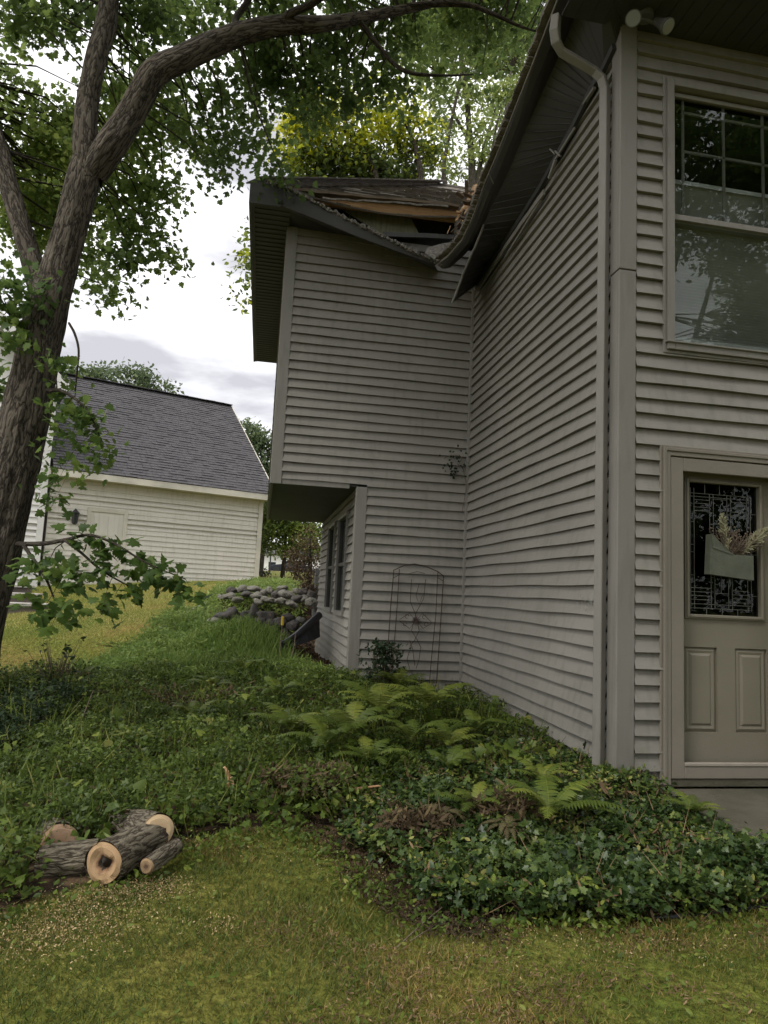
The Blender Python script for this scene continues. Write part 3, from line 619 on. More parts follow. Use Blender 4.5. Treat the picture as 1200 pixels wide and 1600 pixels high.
b = MB(); b.box((.30, -.02, -1.215), (1.34, .2, -1.168)); dpart(b, 'threshold', MT['concrete'], .004)
YD = .075; b = MB(); holes = [(.53, 1.05, -.155, .70)]
def slabholes(mb, x0, x1, z0, z1, hs, y0, y1):
    xs = sorted({x0, x1} | {v for h in hs for v in h[:2]}); zs = sorted({z0, z1} | {v for h in hs for v in h[2:]})
    for a, c in zip(xs[:-1], xs[1:]):
        for e_, f in zip(zs[:-1], zs[1:]):
            if any(h[0] < (a+c)/2 < h[1] and h[2] < (e_+f)/2 < h[3] for h in hs): continue
            mb.box((a, y0, e_), (c, y1, f))
pan = [(.50, .735, -.905, -.37), (.865, 1.10, -.905, -.37)]
slabholes(b, .345, 1.275, -1.165, .845, [(.52, 1.06, -.17, .715)]+pan, YD, YD+.045); dpart(b, 'entry_door_slab', MT['door'])
b = MB()
for (x0, x1, z0, z1) in pan:
    b.box((x0, YD+.018, z0), (x1, YD+.03, z1)); fr = [(0, .018), (.022, .006), (.04, .010), (.055, .001)]
    for (o0, d0), (o1, d1) in zip(fr[:-1], fr[1:]):
        P = lambda o_, d_: [(x0+o_, YD+d_, z0+o_), (x1-o_, YD+d_, z0+o_), (x1-o_, YD+d_, z1-o_), (x0+o_, YD+d_, z1-o_)]
        b.add(P(o0, d0)+P(o1, d1), [(0, 1, 5, 4), (1, 2, 6, 5), (2, 3, 7, 6), (3, 0, 4, 7)])
    b.add([(x0+.055, YD+.001, z0+.055), (x1-.055, YD+.001, z0+.055), (x1-.055, YD+.001, z1-.055), (x0+.055, YD+.001, z1-.055)], [(0, 1, 2, 3)])
dpart(b, 'raised_panel', MT['door'])
b = MB(); frame(b, .50, 1.08, -.19, .735, .028, YD-.014, YD+.02); frame(b, .51, 1.07, -.18, .725, .02, YD-.022, YD); dpart(b, 'glass_surround', MT['door'], .004)
b = MB(); b.box((.52, YD+.02, -.17), (1.06, YD+.024, .715)); dpart(b, 'leaded_glass', MT['dglass'])
# lead came pattern (x, z in metres on the door glass)
b = MB(); GX0, GX1, GZ0, GZ1 = .528, 1.052, -.16, .705; gw, gh = GX1-GX0, GZ1-GZ0
def px2(u, v): return (GX0+(u-222)/(878-222)*gw, GZ1-(v-300)/(1525-300)*gh)
def cl(u0, v0, u1, v1):
    (xa, za), (xb, zb) = px2(u0, v0), px2(u1, v1); b.beam((xa, YD+.017, za), (xb, YD+.017, zb), .003, .003, up=(0, 1, 0))
for u in (262, 296): cl(u, 345, u, 1480)
for u in (786, 820): cl(u, 400, u, 1480)
for u in (440, 474): cl(u, 400, u, 760); cl(u+8, 1090, u+8, 1465)
for u in (600, 634): cl(u, 400, u, 700); cl(u+8, 1090, u+8, 1475)
cl(540, 1100, 540, 1325)
for v in (395, 425): cl(262, v, 820, v)
for v in (1430, 1468): cl(262, v, 826, v)
for v in (455, 490, 525, 560): cl(296, v, 440, v)
for v in (455, 515, 550, 585): cl(634, v, 786, v)
for v in (1282, 1318, 1354, 1390): cl(262, v, 448, v); cl(642, v+12, 786, v+12)
for v in (515, 775, 1060, 1310): cl(222, v, 262, v)
for v in (560, 945, 1335): cl(820, v, 878, v)
for v in (665, 880, 950, 1165): cl(262, v, 296, v); cl(786, v+25, 820, v+25)
for v in (570, 680): cl(440, v, 474, v); cl(600, v+10, 634, v+10)
for v in (1180,): cl(448, v, 482, v); cl(608, v+5, 642, v+5)
cl(482, 1325, 608, 1325); cl(474, 440, 600, 440)
for u in (396, 533, 672): cl(u, 300, u, 395)
for u in (405, 548, 690): cl(u, 1468, u, 1525)
dpart(b, 'lead_came', MT['came'])
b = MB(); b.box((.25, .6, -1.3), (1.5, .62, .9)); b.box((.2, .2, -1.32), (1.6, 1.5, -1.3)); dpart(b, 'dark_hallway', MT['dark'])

# wing windows beside the bank
for (u0, u1, z0, z1) in WH:
    wn = empty('wing_window', (0, 0, 0)); wn.parent = house; wn.location = (-W1, L+u0, z0+1.25); base = np.array([-W1, L+u0, z0])
    def wp(mb, nm, mat):
        me = bpy.data.meshes.new(nm); me.from_pydata([tuple(np.array(p)-base) for p in mb.v], [], mb.f); me.update(); return link(nm, me, mat, wn)
    b = MB(); y0, y1 = L+u0, L+u1
    b.box((-W1-.045, y0-.02, z0-.05), (-W1+.02, y1+.02, z0)); b.box((-W1-.045, y0-.02, z1), (-W1+.02, y1+.02, z1+.04)); b.box((-W1-.045, y0-.02, z0), (-W1+.02, y0, z1)); b.box((-W1-.045, y1, z0), (-W1+.02, y1+.02, z1)); wp(b, 'frame', MT['trim'])
    b = MB(); b.box((-W1-.02, y0, (z0+z1)/2-.02), (-W1+.02, y1, (z0+z1)/2+.02)); b.box((-W1-.02, y0, z0), (-W1+.02, y0+.035, z1)); b.box((-W1-.02, y1-.035, z0), (-W1+.02, y1, z1)); wp(b, 'sash', MT['gutter'])
    b = MB(); b.box((-W1+.004, y0+.035, z0), (-W1+.008, y1-.035, z1)); wp(b, 'glass', MT['glass'])

# flood lights under the eave corner
fl = empty('flood_light', (0, 0, 0)); fl.parent = house; fl.location = (.06, -.14, 3.83+1.25); fb0 = np.array([.06, -.14, 3.83])
def fpart(mb, nm, mat, smooth=False):
    me = bpy.data.meshes.new(nm); me.from_pydata([tuple(np.array(p)-fb0) for p in mb.v], [], mb.f); me.update()
    if smooth: me.polygons.foreach_set('use_smooth', [True]*len(me.polygons))
    return link(nm, me, mat, fl)
b = MB(); b.tube([(.09, -.14, 3.84), (.09, -.14, 3.80)], [.055, .05], 16); b.tube([(.09, -.14, 3.80), (.14, -.14, 3.785), (.165, -.15, 3.785)], .012, 8); b.tube([(.09, -.14, 3.80), (.03, -.14, 3.785), (.0, -.15, 3.785)], .012, 8); fpart(b, 'mount', MT['lamphead'])
for p, d in (((.0, -.15, 3.79), (-.30, -.45, -.55)), ((.165, -.15, 3.79), (.30, -.45, -.6))):
    p = np.array(p); d = np.array(d)/np.linalg.norm(d); b = MB(); b.tube([p-d*.02, p, p+d*.045, p+d*.095, p+d*.115], [.02, .026, .032, .05, .052], 18); fpart(b, 'lamp_head', MT['lamphead'])
    b = MB(); b.tube([p+d*.108, p+d*.121], [.046, .044], 18); fpart(b, 'lens', MT['lampglass'])
# small hardware at the inner corner
b = MB(); b.beam(at(697, 1070, 7.15), at(733, 1069, 7.15), .05, .022, n=6, jit=.004); b.build('hose_bib_ledge', MT['concrete'], house)

# slab by the door
b = MB(); sl_ = [(.335, -.01), (.20, -.28), (.19, -.60), (.36, -.84), (.70, -.93), (3, -.98), (3, -.01)]
n_ = len(sl_); b.add([(x, y, -1.225) for x, y in sl_]+[(x, y, -1.40) for x, y in sl_], [tuple(range(n_))[::-1]]+[(i, (i+1) % n_, n_+(i+1) % n_, n_+i) for i in range(n_)])
tag(b.build('doorstep', MT['concrete'], origin=(1, -.5, -1.4), bevel=.012), 'mossy stained concrete slab in front of the tan door', 'doorstep')

# envelope basket with dried flowers
bk = tag(empty('door_basket', (.80, YD-.03, .12)), 'grey green envelope shaped holder of dried flowers hanging on the leaded glass door', 'door decoration')
bo = np.array([.80, YD-.03, .12])
E0 = lambda x, z, y=0.: np.array([x, YD-.03+y, z])
b = MB(); fr_ = [E0(.64, .36), E0(.625, .10), E0(.945, .075), E0(.945, .235), E0(.80, .235)]
b.add(fr_+[p+np.array([0, -.055, 0]) for p in fr_], [(0, 1, 2, 3, 4), (9, 8, 7, 6, 5), (0, 5, 6, 1), (1, 6, 7, 2), (2, 7, 8, 3)])
b.add([E0(.64, .365, -.056), E0(.80, .23, -.058), E0(.65, .27, -.06)], [(0, 1, 2)]); b.build('pocket', MT['envelope'], bk)
b = MB()
def plume(x0, z0, x1, z1, wd, n, bend):
    for k in range(n):
        t = R(); cx = x0+(x1-x0)*t+bend*math.sin(t*math.pi)*.5; cz = z0+(z1-z0)*t
        ww = wd*math.sin(math.pi*min(1, t*.85+.12)); a = math.atan2(z1-z0, x1-x0)+U(-.9, .9)
        b.beam(E0(cx, cz, U(-.05, -.01)), E0(cx+ww*math.cos(a), cz+ww*math.sin(a)*1., U(-.06, -.01)), .003, .005)
plume(.78, .22, .735, .50, .05, 150, -.01); b.build('pampas_plume', MT['pampas'], bk); b = MB(); plume(.86, .24, 1.10, .44, .055, 190, -.02); b.build('pampas_plume', MT['pampas'], bk)
b = MB()
for k in range(130):
    a = U(.5, 2.4); l_ = U(.05, .2); x, z = U(.72, .90), .22; xx, zz = x+l_*math.cos(a), z+l_*math.sin(a); b.beam(E0(x, z, U(-.05, 0)), E0(xx, zz, U(-.08, 0)), .0025, .0025); b.tube([E0(xx, zz-.006, -.04), E0(xx, zz, -.04), E0(xx, zz+.006, -.04)], [.001, .007, .001], 5)
b.build('dried_flower_sprigs', MT['oldwood'], bk)

# trellis
tr = tag(empty('trellis', (-.55, L-.08, -1.2)), 'rusty wrought iron arched trellis leaning on the wing wall siding', 'trellis')
yt = L-.07+3.9948
def T_(x, y): return at(x, y, yt)
b = MB()
b.tube([T_(603, 1050), T_(606, 1015), T_(611, 940), T_(615, 895), T_(615, 891)], .0055, 6); b.tube([T_(615, 891), T_(630, 884), T_(648, 881), T_(668, 886), T_(684, 893), T_(693, 900)], .006, 6); b.tube([T_(693, 900), T_(690, 950), T_(686, 1010), T_(682, 1068)], .0055, 6)
b.tube([T_(624, 889), T_(621, 940), T_(615, 1020), T_(612, 1060)], .0045, 5); b.tube([T_(684, 894), T_(681, 960), T_(674, 1030), T_(671, 1068)], .0045, 5)
b.tube([T_(615, 903), T_(625, 897)], .004, 5); b.tube([T_(683, 902), T_(693, 908)], .004, 5); b.build('frame', MT['iron'], tr)
b = MB()
def arc(p): b.tube([T_(*k_) for k_ in p], .0035, 5)
arc([(643, 905), (641, 940), (650, 962), (655, 985), (648, 1000), (640, 1010)]); arc([(665, 905), (662, 935), (650, 958), (643, 985), (652, 1000), (658, 1012)])
arc([(640, 896), (652, 893), (664, 896)]); arc([(642, 1010), (636, 1030), (640, 1045)]); arc([(657, 1012), (655, 1030), (650, 1045)]); arc([(655, 912), (650, 930), (655, 945), (660, 930)]); arc([(640, 1000), (645, 1015), (648, 1040)])
arc([(624, 968), (640, 958), (649, 970), (640, 982), (624, 970)]); arc([(674, 972), (660, 958), (651, 970), (661, 982), (674, 974)])
for k in range(14):
    a = k/14*2*math.pi; c = T_(650, 970); b.tube([c, c+np.array([.05*math.cos(a), -.012, .05*math.sin(a)])], [.008, .002], 5)
for (cx, cy) in ((633, 975), (666, 975), (663, 964), (636, 963)):
    c = T_(cx, cy); b.tube([c+np.array([.02*math.cos(a), 0, .02*math.sin(a)]) for a in np.linspace(0, 5, 10)], .003, 5)
b.build('scrollwork', MT['iron'], tr)

# ------------------------------------------------------------------ neighbour buildings
GA = math.radians(68); gu = np.array([-math.sin(GA), -math.cos(GA), 0]); gn = np.array([-math.cos(GA), math.sin(GA), 0]); gc = at(402, 908, 20); GZB = gc[2]
UZ = np.array([0, 0, 1.])
garage = tag(empty('garage', tuple(gc)), 'cream sided garage with a steep grey shingle roof beyond the lawn', 'garage')
GLEN, GEH, GHW, GRH = 5.55, 2.42, 4.17, 6.02
gh_ = [(3.72, 4.62, -.62, 1.62)]
siding('front_siding', tuple(gc[:2]), tuple(gu[:2]), tuple(-gn[:2]), [(.10, GLEN, GZB-.9, GZB+GEH+.1)], [(3.68, 4.66, GZB-.6, GZB+1.64)], garage, MT['gsiding'], pc=.13, seg=.5, z0=GZB, dp=1.0)
def obox(mb, c, ax, ay, a, b):
    pts = []
    for z in (a[2], b[2]):
        for x, y in ((a[0], a[1]), (b[0], a[1]), (b[0], b[1]), (a[0], b[1])): pts.append(c+ax*x+ay*y+UZ*z)
    mb.add(pts, [(0, 3, 2, 1), (4, 5, 6, 7), (0, 1, 5, 4), (1, 2, 6, 5), (2, 3, 7, 6), (3, 0, 4, 7)])
b = MB(); obox(b, gc, gu, gn, (0.002, .02, -.9), (GLEN, 2*GHW, GEH)); b.build('wall', MT['gsiding'], garage)
b = MB(); rp = [gc+UZ*GEH, gc+gn*2*GHW+UZ*GEH, gc+gn*GHW+UZ*(GRH-.12)]; b.add([p+gu*.01 for p in rp]+[p+gu*.2 for p in rp], [(0, 1, 2), (5, 4, 3)]); b.build('gable_wall', MT['gsiding'], garage)
b = MB(); obox(b, gc, gu, gn, (-.02, -.035, -.9), (.11, .0, GEH-.02)); obox(b, gc, gu, gn, (-.03, .0, -.9), (-.002, .1, GEH-.02)); b.build('corner_board', MT['gtrim'], garage)
b = MB(); obox(b, gc, gu, gn, (-.26, -.34, GEH-.12), (GLEN+.1, -.02, GEH-.09)); obox(b, gc, gu, gn, (-.26, -.37, GEH-.12), (GLEN+.1, -.341, GEH+.04)); b.build('eave_trim', MT['gtrim'], garage)
b = MB()
for s_ in (0, 1):
    y0, y1 = (-.36, GHW) if s_ == 0 else (2*GHW+.36, GHW); b.beam(gc+gu*-.27+gn*y0+UZ*(GEH-.02), gc+gu*-.27+gn*y1+UZ*(GRH-.05), .03, .16)
b.build('rake_board', MT['gtrim'], garage)
sl_v = gn*(GHW+.37)+UZ*(GRH-GEH-.03); sl_n = np.linalg.norm(sl_v); sl_v = sl_v/sl_n
shingles('roof', gc+gu*-.28-gn*.37+UZ*(GEH+.05), -gu*-1, sl_v, int(sl_n/.145)+1, .145, lambda v: (0, GLEN+.3), MT['gshingle'], garage, .007, .33, None, 7)
b = MB(); b.slab([gc+gu*-.27-gn*.36+UZ*(GEH+.03), gc+gu*(GLEN)-gn*.36+UZ*(GEH+.03)], [gc+gu*-.27+gn*GHW+UZ*(GRH+.0), gc+gu*(GLEN)+gn*GHW+UZ*(GRH+.0)], (0, 0, .012))
b.slab([gc+gu*-.27+gn*(2*GHW+.36)+UZ*(GEH+.03), gc+gu*(GLEN)+gn*(2*GHW+.36)+UZ*(GEH+.03)], [gc+gu*-.27+gn*GHW+UZ*(GRH+.0), gc+gu*(GLEN)+gn*GHW+UZ*(GRH+.0)], (0, 0, .012)); b.build('roof_deck', MT['gshingle'], garage)
b = MB()
for i in range(19): 
    if i*.31-.27 < GLEN: b.beam(gc+gu*(i*.31-.27)+gn*GHW+UZ*(GRH+.05+.006*(i % 3)), gc+gu*(i*.31+.06)+gn*GHW+UZ*(GRH+.055), .26, .02)
b.build('ridge_cap', MT['gshingle'], garage)
gd = empty('door'); gd.parent = garage
def gpart(mb, nm, mat, par):
    me = bpy.data.meshes.new(nm); me.from_pydata([tuple(np.array(p)-gc) for p in mb.v], [], mb.f); me.update(); return link(nm, me, mat, par)
b = MB(); obox(b, gc, gu, gn, (3.68, -.035, -.6), (3.78, .02, 1.64)); obox(b, gc, gu, gn, (4.56, -.035, -.6), (4.66, .02, 1.64)); obox(b, gc, gu, gn, (3.78, -.035, 1.54), (4.56, .02, 1.64)); gpart(b, 'frame', MT['gtrim'], gd)
b = MB(); obox(b, gc, gu, gn, (3.78, -.01, -.6), (4.56, .015, 1.54)); 
for (a0, a1, c0, c1) in ((3.86, 4.14, .95, 1.45), (4.2, 4.48, .95, 1.45), (3.86, 4.14, -.4, .85), (4.2, 4.48, -.4, .85)): obox(b, gc, gu, gn, (a0, -.018, c0), (a1, -.0101, c1))
gpart(b, 'panel', MT['gsiding'], gd)
gl = empty('wall_lantern'); gl.parent = garage
b = MB(); q_ = gc+gu*4.95-gn*.12+UZ*1.32; b.tube([q_+gn*.12, q_], .02, 6); b.tube([q_-UZ*.16, q_-UZ*.13, q_+UZ*.1, q_+UZ*.13, q_+UZ*.2, q_+UZ*.24], [.03, .07, .09, .11, .04, .01], 8); gpart(b, 'lantern_body', MT['black'], gl)

hc = gc+gu*5.66-gn*.15; nh = tag(empty('neighbour_house', tuple(hc)), 'white two storey house with a gable, mostly hidden behind the big tree trunk', 'house')
HB = hc[2]-1.0; siding('front_siding', tuple(hc[:2]), tuple(gu[:2]), tuple(-gn[:2]), [(.12, 9, HB, hc[2]+4.5)], [(2.2, 3.4, hc[2]+2.4, hc[2]+4.0)], nh, MT['white'], pc=.15, seg=1., z0=HB, wob=.5)
b = MB(); obox(b, hc, gu, gn, (.0, .02, -1), (9, 7, 4.5)); b.build('wall', MT['white'], nh)
b = MB(); obox(b, hc, gu, gn, (-.02, -.03, -1), (.12, .0, 4.5)); obox(b, hc, gu, gn, (-.03, 0, -1), (-.001, .12, 4.5)); b.build('corner_board', MT['white'], nh)
b = MB(); A_ = [hc+gu*-.2-gn*.4+UZ*4.35, hc+gu*4.5-gn*.4+UZ*8.6]; b.slab(A_, [p+gn*7.6 for p in A_], (0, 0, .16)); A_ = [hc+gu*9.2-gn*.4+UZ*4.35, hc+gu*4.5-gn*.4+UZ*8.6]; b.slab(A_, [p+gn*7.6 for p in A_], (0, 0, .16)); b.build('roof', MT['gshingle'], nh)
b = MB(); b.beam(hc+gu*-.22-gn*.43+UZ*4.35, hc+gu*4.5-gn*.43+UZ*8.6, .04, .28); b.beam(hc+gu*9.2-gn*.43+UZ*4.35, hc+gu*4.5-gn*.43+UZ*8.6, .04, .28); b.build('rake_board', MT['white'], nh)
b = MB(); p3 = [hc+UZ*4.5, hc+gu*9+UZ*4.5, hc+gu*4.5+UZ*8.5]; b.add(p3+[p+gn*.1 for p in p3], [(0, 1, 2), (5, 4, 3)]); b.build('gable_wall', MT['white'], nh)
b = MB(); obox(b, hc, gu, gn, (2.2, .005, 2.4), (3.4, .03, 4.0)); b.build('window', MT['glass'], nh)
# porch steps beside the white house
ps = at(25, 985, 14.2); st = tag(empty('porch_steps', tuple(ps)), 'brown steps with pale treads at the edge of the lawn behind the trunk', 'steps')
gx = np.array([1., .12, 0]); gx /= np.linalg.norm(gx); gy = np.array([-gx[1], gx[0], 0])
for k in range(3):
    c_ = at(22, 1000-22*k, 12.5+.8*k); c_[2] = gz(c_[0], c_[1])+.16+.14*k
    b = MB(); obox(b, c_, gx, gy, (-1.9, 0, -.35), (.42-.12*k, .5, -.03)); b.build('riser', MT['steps'], st)
    b = MB(); obox(b, c_, gx, gy, (-1.95, -.03, -.029), (.45-.12*k, .52, .01)); b.build('tread', MT['stepstop'], st)

# street beyond the slope: road, distant white house, car, lamp post, hedge
def gpt(px, py, d):
    p = at(px, py, d); p[2] = gz(p[0], p[1]); return p
r0 = gpt(430, 880, 41); b = MB()
xs_ = np.arange(-40, 41, 4.); A_ = [np.array([x, 66, gz(x, 66)+.03]) for x in xs_]; B_ = [np.array([x, 76, gz(x, 76)+.03]) for x in xs_]; b.slab(A_, B_, (0, 0, -.2)); road = b.build('road', MT['asphalt'], origin=(0, 40, 0)); road['kind'] = 'structure'
fh = at(430, 876, 98); far = tag(empty('distant_house', (fh[0], fh[1], gz(fh[0], fh[1]))), 'low white house glimpsed beyond the street past the garage corner', 'house')
b = MB(); zf = gz(fh[0], fh[1]); b.box((fh[0]-2.3, fh[1], zf-.3), (fh[0]+14, fh[1]+7, zf+3.1)); b.build('wall', MT['white'], far)
b = MB(); b.slab([(fh[0]-2.9, fh[1]-.5, zf+3.05), (fh[0]+14.5, fh[1]-.5, zf+3.05)], [(fh[0]-2.9, fh[1]+3.5, zf+4.6), (fh[0]+14.5, fh[1]+3.5, zf+4.6)], (0, 0, .15)); b.slab([(fh[0]-2.9, fh[1]+7.5, zf+3.05), (fh[0]+14.5, fh[1]+7.5, zf+3.05)], [(fh[0]-2.9, fh[1]+3.5, zf+4.6), (fh[0]+14.5, fh[1]+3.5, zf+4.6)], (0, 0, .15)); b.build('roof', MT['gshingle'], far)
b = MB(); b.box((fh[0]-.9, fh[1]-.04, zf+.9), (fh[0]+.1, fh[1]-.001, zf+2.0)); b.build('window', MT['carglass'], far)
# car
cp = at(452, 888, 74.5); cz = float(gz(cp[0], cp[1]))+.04; car = tag(empty('parked_car', (cp[0], cp[1], cz)), 'dark car with pale roof parked on the street past the garage corner', 'car')
b = MB(); prof_ = [(-2.2, .35), (-2.25, .75), (-1.4, .92), (-.8, 1.0), (1.5, 1.0), (2.15, .9), (2.2, .4), (2.1, .28), (-2.1, .25)]
n_ = len(prof_); b.add([(cp[0]+x, cp[1]-.85, cz+z) for x, z in prof_]+[(cp[0]+x, cp[1]+.85, cz+z) for x, z in prof_], [tuple(range(n_)), tuple(range(2*n_-1, n_-1, -1))]+[(i, n_+i, n_+(i+1) % n_, (i+1) % n_) for i in range(n_)]); b.build('body', MT['carpaint'], car, bevel=.05)
prof_ = [(-.9, 1.0), (-.25, 1.40), (1.1, 1.42), (1.75, 1.0)]; b = MB(); b.add([(cp[0]+x, cp[1]-.75, cz+z) for x, z in prof_]+[(cp[0]+x, cp[1]+.75, cz+z) for x, z in prof_], [(0, 1, 2, 3), (7, 6, 5, 4), (0, 4, 5, 1), (1, 5, 6, 2), (2, 6, 7, 3)]); b.build('cabin_glass', MT['carglass'], car)
b = MB(); b.box((cp[0]-.25, cp[1]-.70, cz+1.405), (cp[0]+1.1, cp[1]+.70, cz+1.46)); b.build('roof', MT['whitetrim'], car, bevel=.02)
for x in (-1.4, 1.4):
    for y in (-.86, .86): 
        b = MB(); b.tube([(cp[0]+x, cp[1]+y-.1, cz+.33), (cp[0]+x, cp[1]+y+.1, cz+.33)], .33, 20); b.build('wheel', MT['tyre'], car)
lp = gpt(421, 897, 31); lamp = tag(empty('street_lamp', tuple(lp)), 'small post lamp with pale lantern head between garage and shrubs', 'lamp post')
b = MB(); b.tube([lp-UZ*.1, lp+UZ*.1, lp+UZ*1.0], [.05, .035, .03], 10); b.build('post', MT['black'], lamp)
b = MB(); b.tube([lp+UZ*1.0, lp+UZ*1.04, lp+UZ*1.24, lp+UZ*1.27, lp+UZ*1.36], [.05, .08, .11, .13, .02], 10); b.build('lantern', MT['white'], lamp)

# ------------------------------------------------------------------ trees
def catmull(P, n=6):
    P = [np.array(p, float) for p in P]; Q = [2*P[0]-P[1]]+P+[2*P[-1]-P[-2]]; out = []
    for i in range(1, len(Q)-2):
        for t in np.linspace(0, 1, n, endpoint=False):
            a, b_, c_, d_ = Q[i-1], Q[i], Q[i+1], Q[i+2]; out.append(.5*((2*b_)+(-a+c_)*t+(2*a-5*b_+4*c_-d_)*t*t+(-a+3*b_-3*c_+d_)*t**3))
    out.append(P[-1]); return out
def limb(name, pts, mat, parent, n=28, step=5, rough=.06, knots=()):
    """pts: list of (x,y,z,r); bark surface displaced into furrows; stores un-wrapped coordinate for the bark texture"""
    S = catmull(pts, step); C = [p[:3] for p in S]; rad = [max(p[3], .004) for p in S]; k = len(C)
    t = [C[min(i+1, k-1)]-C[max(i-1, 0)] for i in range(k)]; t = [x/(np.linalg.norm(x)+1e-9) for x in t]
    ref = np.array([0, 1., 0]) if abs(t[0][1]) < .8 else np.array([1., 0, 0]); sx = np.cross(t[0], ref); sx /= np.linalg.norm(sx); V = []; Bk = []; ln_ = 0
    for i in range(k):
        if i: ln_ += np.linalg.norm(C[i]-C[i-1])
        sx = sx-t[i]*(sx@t[i]); sx /= np.linalg.norm(sx)+1e-9; sy = np.cross(t[i], sx)
        for j in range(n):
            a = 2*math.pi*j/n; r = rad[i]; q = Vector((math.cos(a)*1.6, math.sin(a)*1.6, ln_*1.3))
            f = 1+rough*mnoise.noise(q)+rough*.5*mnoise.noise(Vector((math.cos(a)*5, math.sin(a)*5, ln_*3)))-rough*.9*abs(mnoise.noise(Vector((math.cos(a)*11*min(1, r*6), math.sin(a)*11*min(1, r*6), ln_*2.2))))
            V.append(C[i]+(sx*math.cos(a)+sy*math.sin(a))*r*f); Bk.append((math.cos(a)*r, math.sin(a)*r, ln_))
    Fc = [(i*n+j, i*n+(j+1) % n, (i+1)*n+(j+1) % n, (i+1)*n+j) for i in range(k-1) for j in range(n)]+[tuple((k-1)*n+j for j in range(n))]
    o0 = np.array(parent.location)
    me = bpy.data.meshes.new(name); me.from_pydata([tuple(v-o0) for v in V], [], Fc); me.update()
    a = me.attributes.new('bk', 'FLOAT_VECTOR', 'POINT'); a.data.foreach_set('vector', np.array(Bk, np.float32).ravel()); me.polygons.foreach_set('use_smooth', [True]*len(me.polygons))
    return link(name, me, mat, parent)
def crown(name, clusters, tmpl, lsize, mat, parent, skel=None, twigmat=None, dens=1., subr=.22, up=.5, droop=.3, jit=.28, rngrnd=(0, 1), twign=1.):
    """clusters: (centre xyz, radius, weight, tone). Leaves sit in small sprays spread through each cluster; twigs run from the skeleton to every spray."""
    pos = []; rnd = []; sub = []
    for c_, r, w_, tone in clusters:
        c_ = np.array(c_, float); ns = max(2, int(6*w_*dens*(r/.5)**2)) 
        for _ in range(ns):
            v = RNG.normal(size=3); v /= np.linalg.norm(v); rr_ = r*RNG.random()**.45; s_ = c_+v*rr_*np.array([1, 1, .8]); sub.append(s_)
            m_ = int(RNG.integers(18, 46)*(subr/.22)**2*(.075/lsize)**1.6)+3; q = RNG.normal(size=(m_, 3))*subr*np.array([.62, .62, .42]); q[:, 2] -= .4*np.hypot(q[:, 0], q[:, 1])*.6
            pos.append(s_+q); t_ = np.clip(tone+RNG.normal()*.13+RNG.normal(size=m_)*jit*.5, 0, 1); rnd.append(t_)
    pos = np.concatenate(pos); rnd = np.concatenate(rnd); n = len(pos)
    rot = rndframes(n, up, droop); sz = lsize*(.6+.7*RNG.random(n))
    o = scatter(name, tmpl, pos, rot, sz, mat, rnd, parent, origin=tuple(parent.location))
    if skel is not None:
        sk = np.array(skel); mb = MB()
        for s_ in sub:
            if RNG.random() > twign: continue
            dd = np.linalg.norm(sk[:, :3]-s_, axis=1); i = int(np.argmin(dd+RNG.random(len(dd))*.25)); a = sk[i, :3]; r0 = min(.018, sk[i, 3]*.5, .004+dd[i]*.008)
            mid = (a+s_)/2+np.array([0, 0, .10*dd[i]])+RNG.normal(size=3)*.05*dd[i]; mb.tube([a, mid, s_, s_+(s_-mid)*.25], [r0, r0*.65, r0*.3, .0015], 4, caps=False)
        me = bpy.data.meshes.new('twigs'); me.from_pydata([tuple(np.array(v)-np.array(parent.location)) for v in mb.v], [], mb.f); me.update()
        a = me.attributes.new('bk', 'FLOAT_VECTOR', 'POINT'); a.data.foreach_set('vector', np.array(mb.v, np.float32).ravel()); link('twigs', me, twigmat, parent)
    return n
def CL(lst, dens=1.):   # (px, py, dist, radius px, weight, tone)
    out = []
    for px, py, d, rp, w_, tone in lst: out.append((at(px, py, d), rp*d*1.05/F_PX, w_, tone))
    return out
LM_big = leafmat('maple_leaf', [(0, (.042, .070, .022)), (.4, (.088, .140, .036)), (.75, (.16, .225, .055)), (1, (.25, .31, .08))], .6, .55, .25)
LM_near = leafmat('near_maple_leaf', [(0, (.036, .068, .020)), (.5, (.07, .12, .03)), (1, (.15, .21, .05))], .55, .5, .25)
LM_yel = leafmat('yellow_green_leaf', [(0, (.04, .06, .022)), (.35, (.09, .13, .03)), (.6, (.28, .32, .045)), (1, (.52, .50, .07))], .5, .5)
LM_pale = leafmat('pale_green_leaf', [(0, (.06, .09, .035)), (.5, (.16, .22, .07)), (1, (.33, .38, .12))], .5, .5)
LM_far = leafmat('distant_leaf', [(0, (.05, .075, .04)), (.5, (.10, .14, .065)), (1, (.19, .24, .10))], .6, .3)
LM_bright = leafmat('bright_leaf', [(0, (.06, .09, .03)), (.5, (.14, .20, .06)), (1, (.30, .36, .08))], .6, .4)
LM_red = leafmat('reddish_leaf', [(0, (.05, .03, .02)), (.5, (.11, .075, .045)), (.8, (.13, .14, .04)), (1, (.22, .13, .09))], .7, .25)

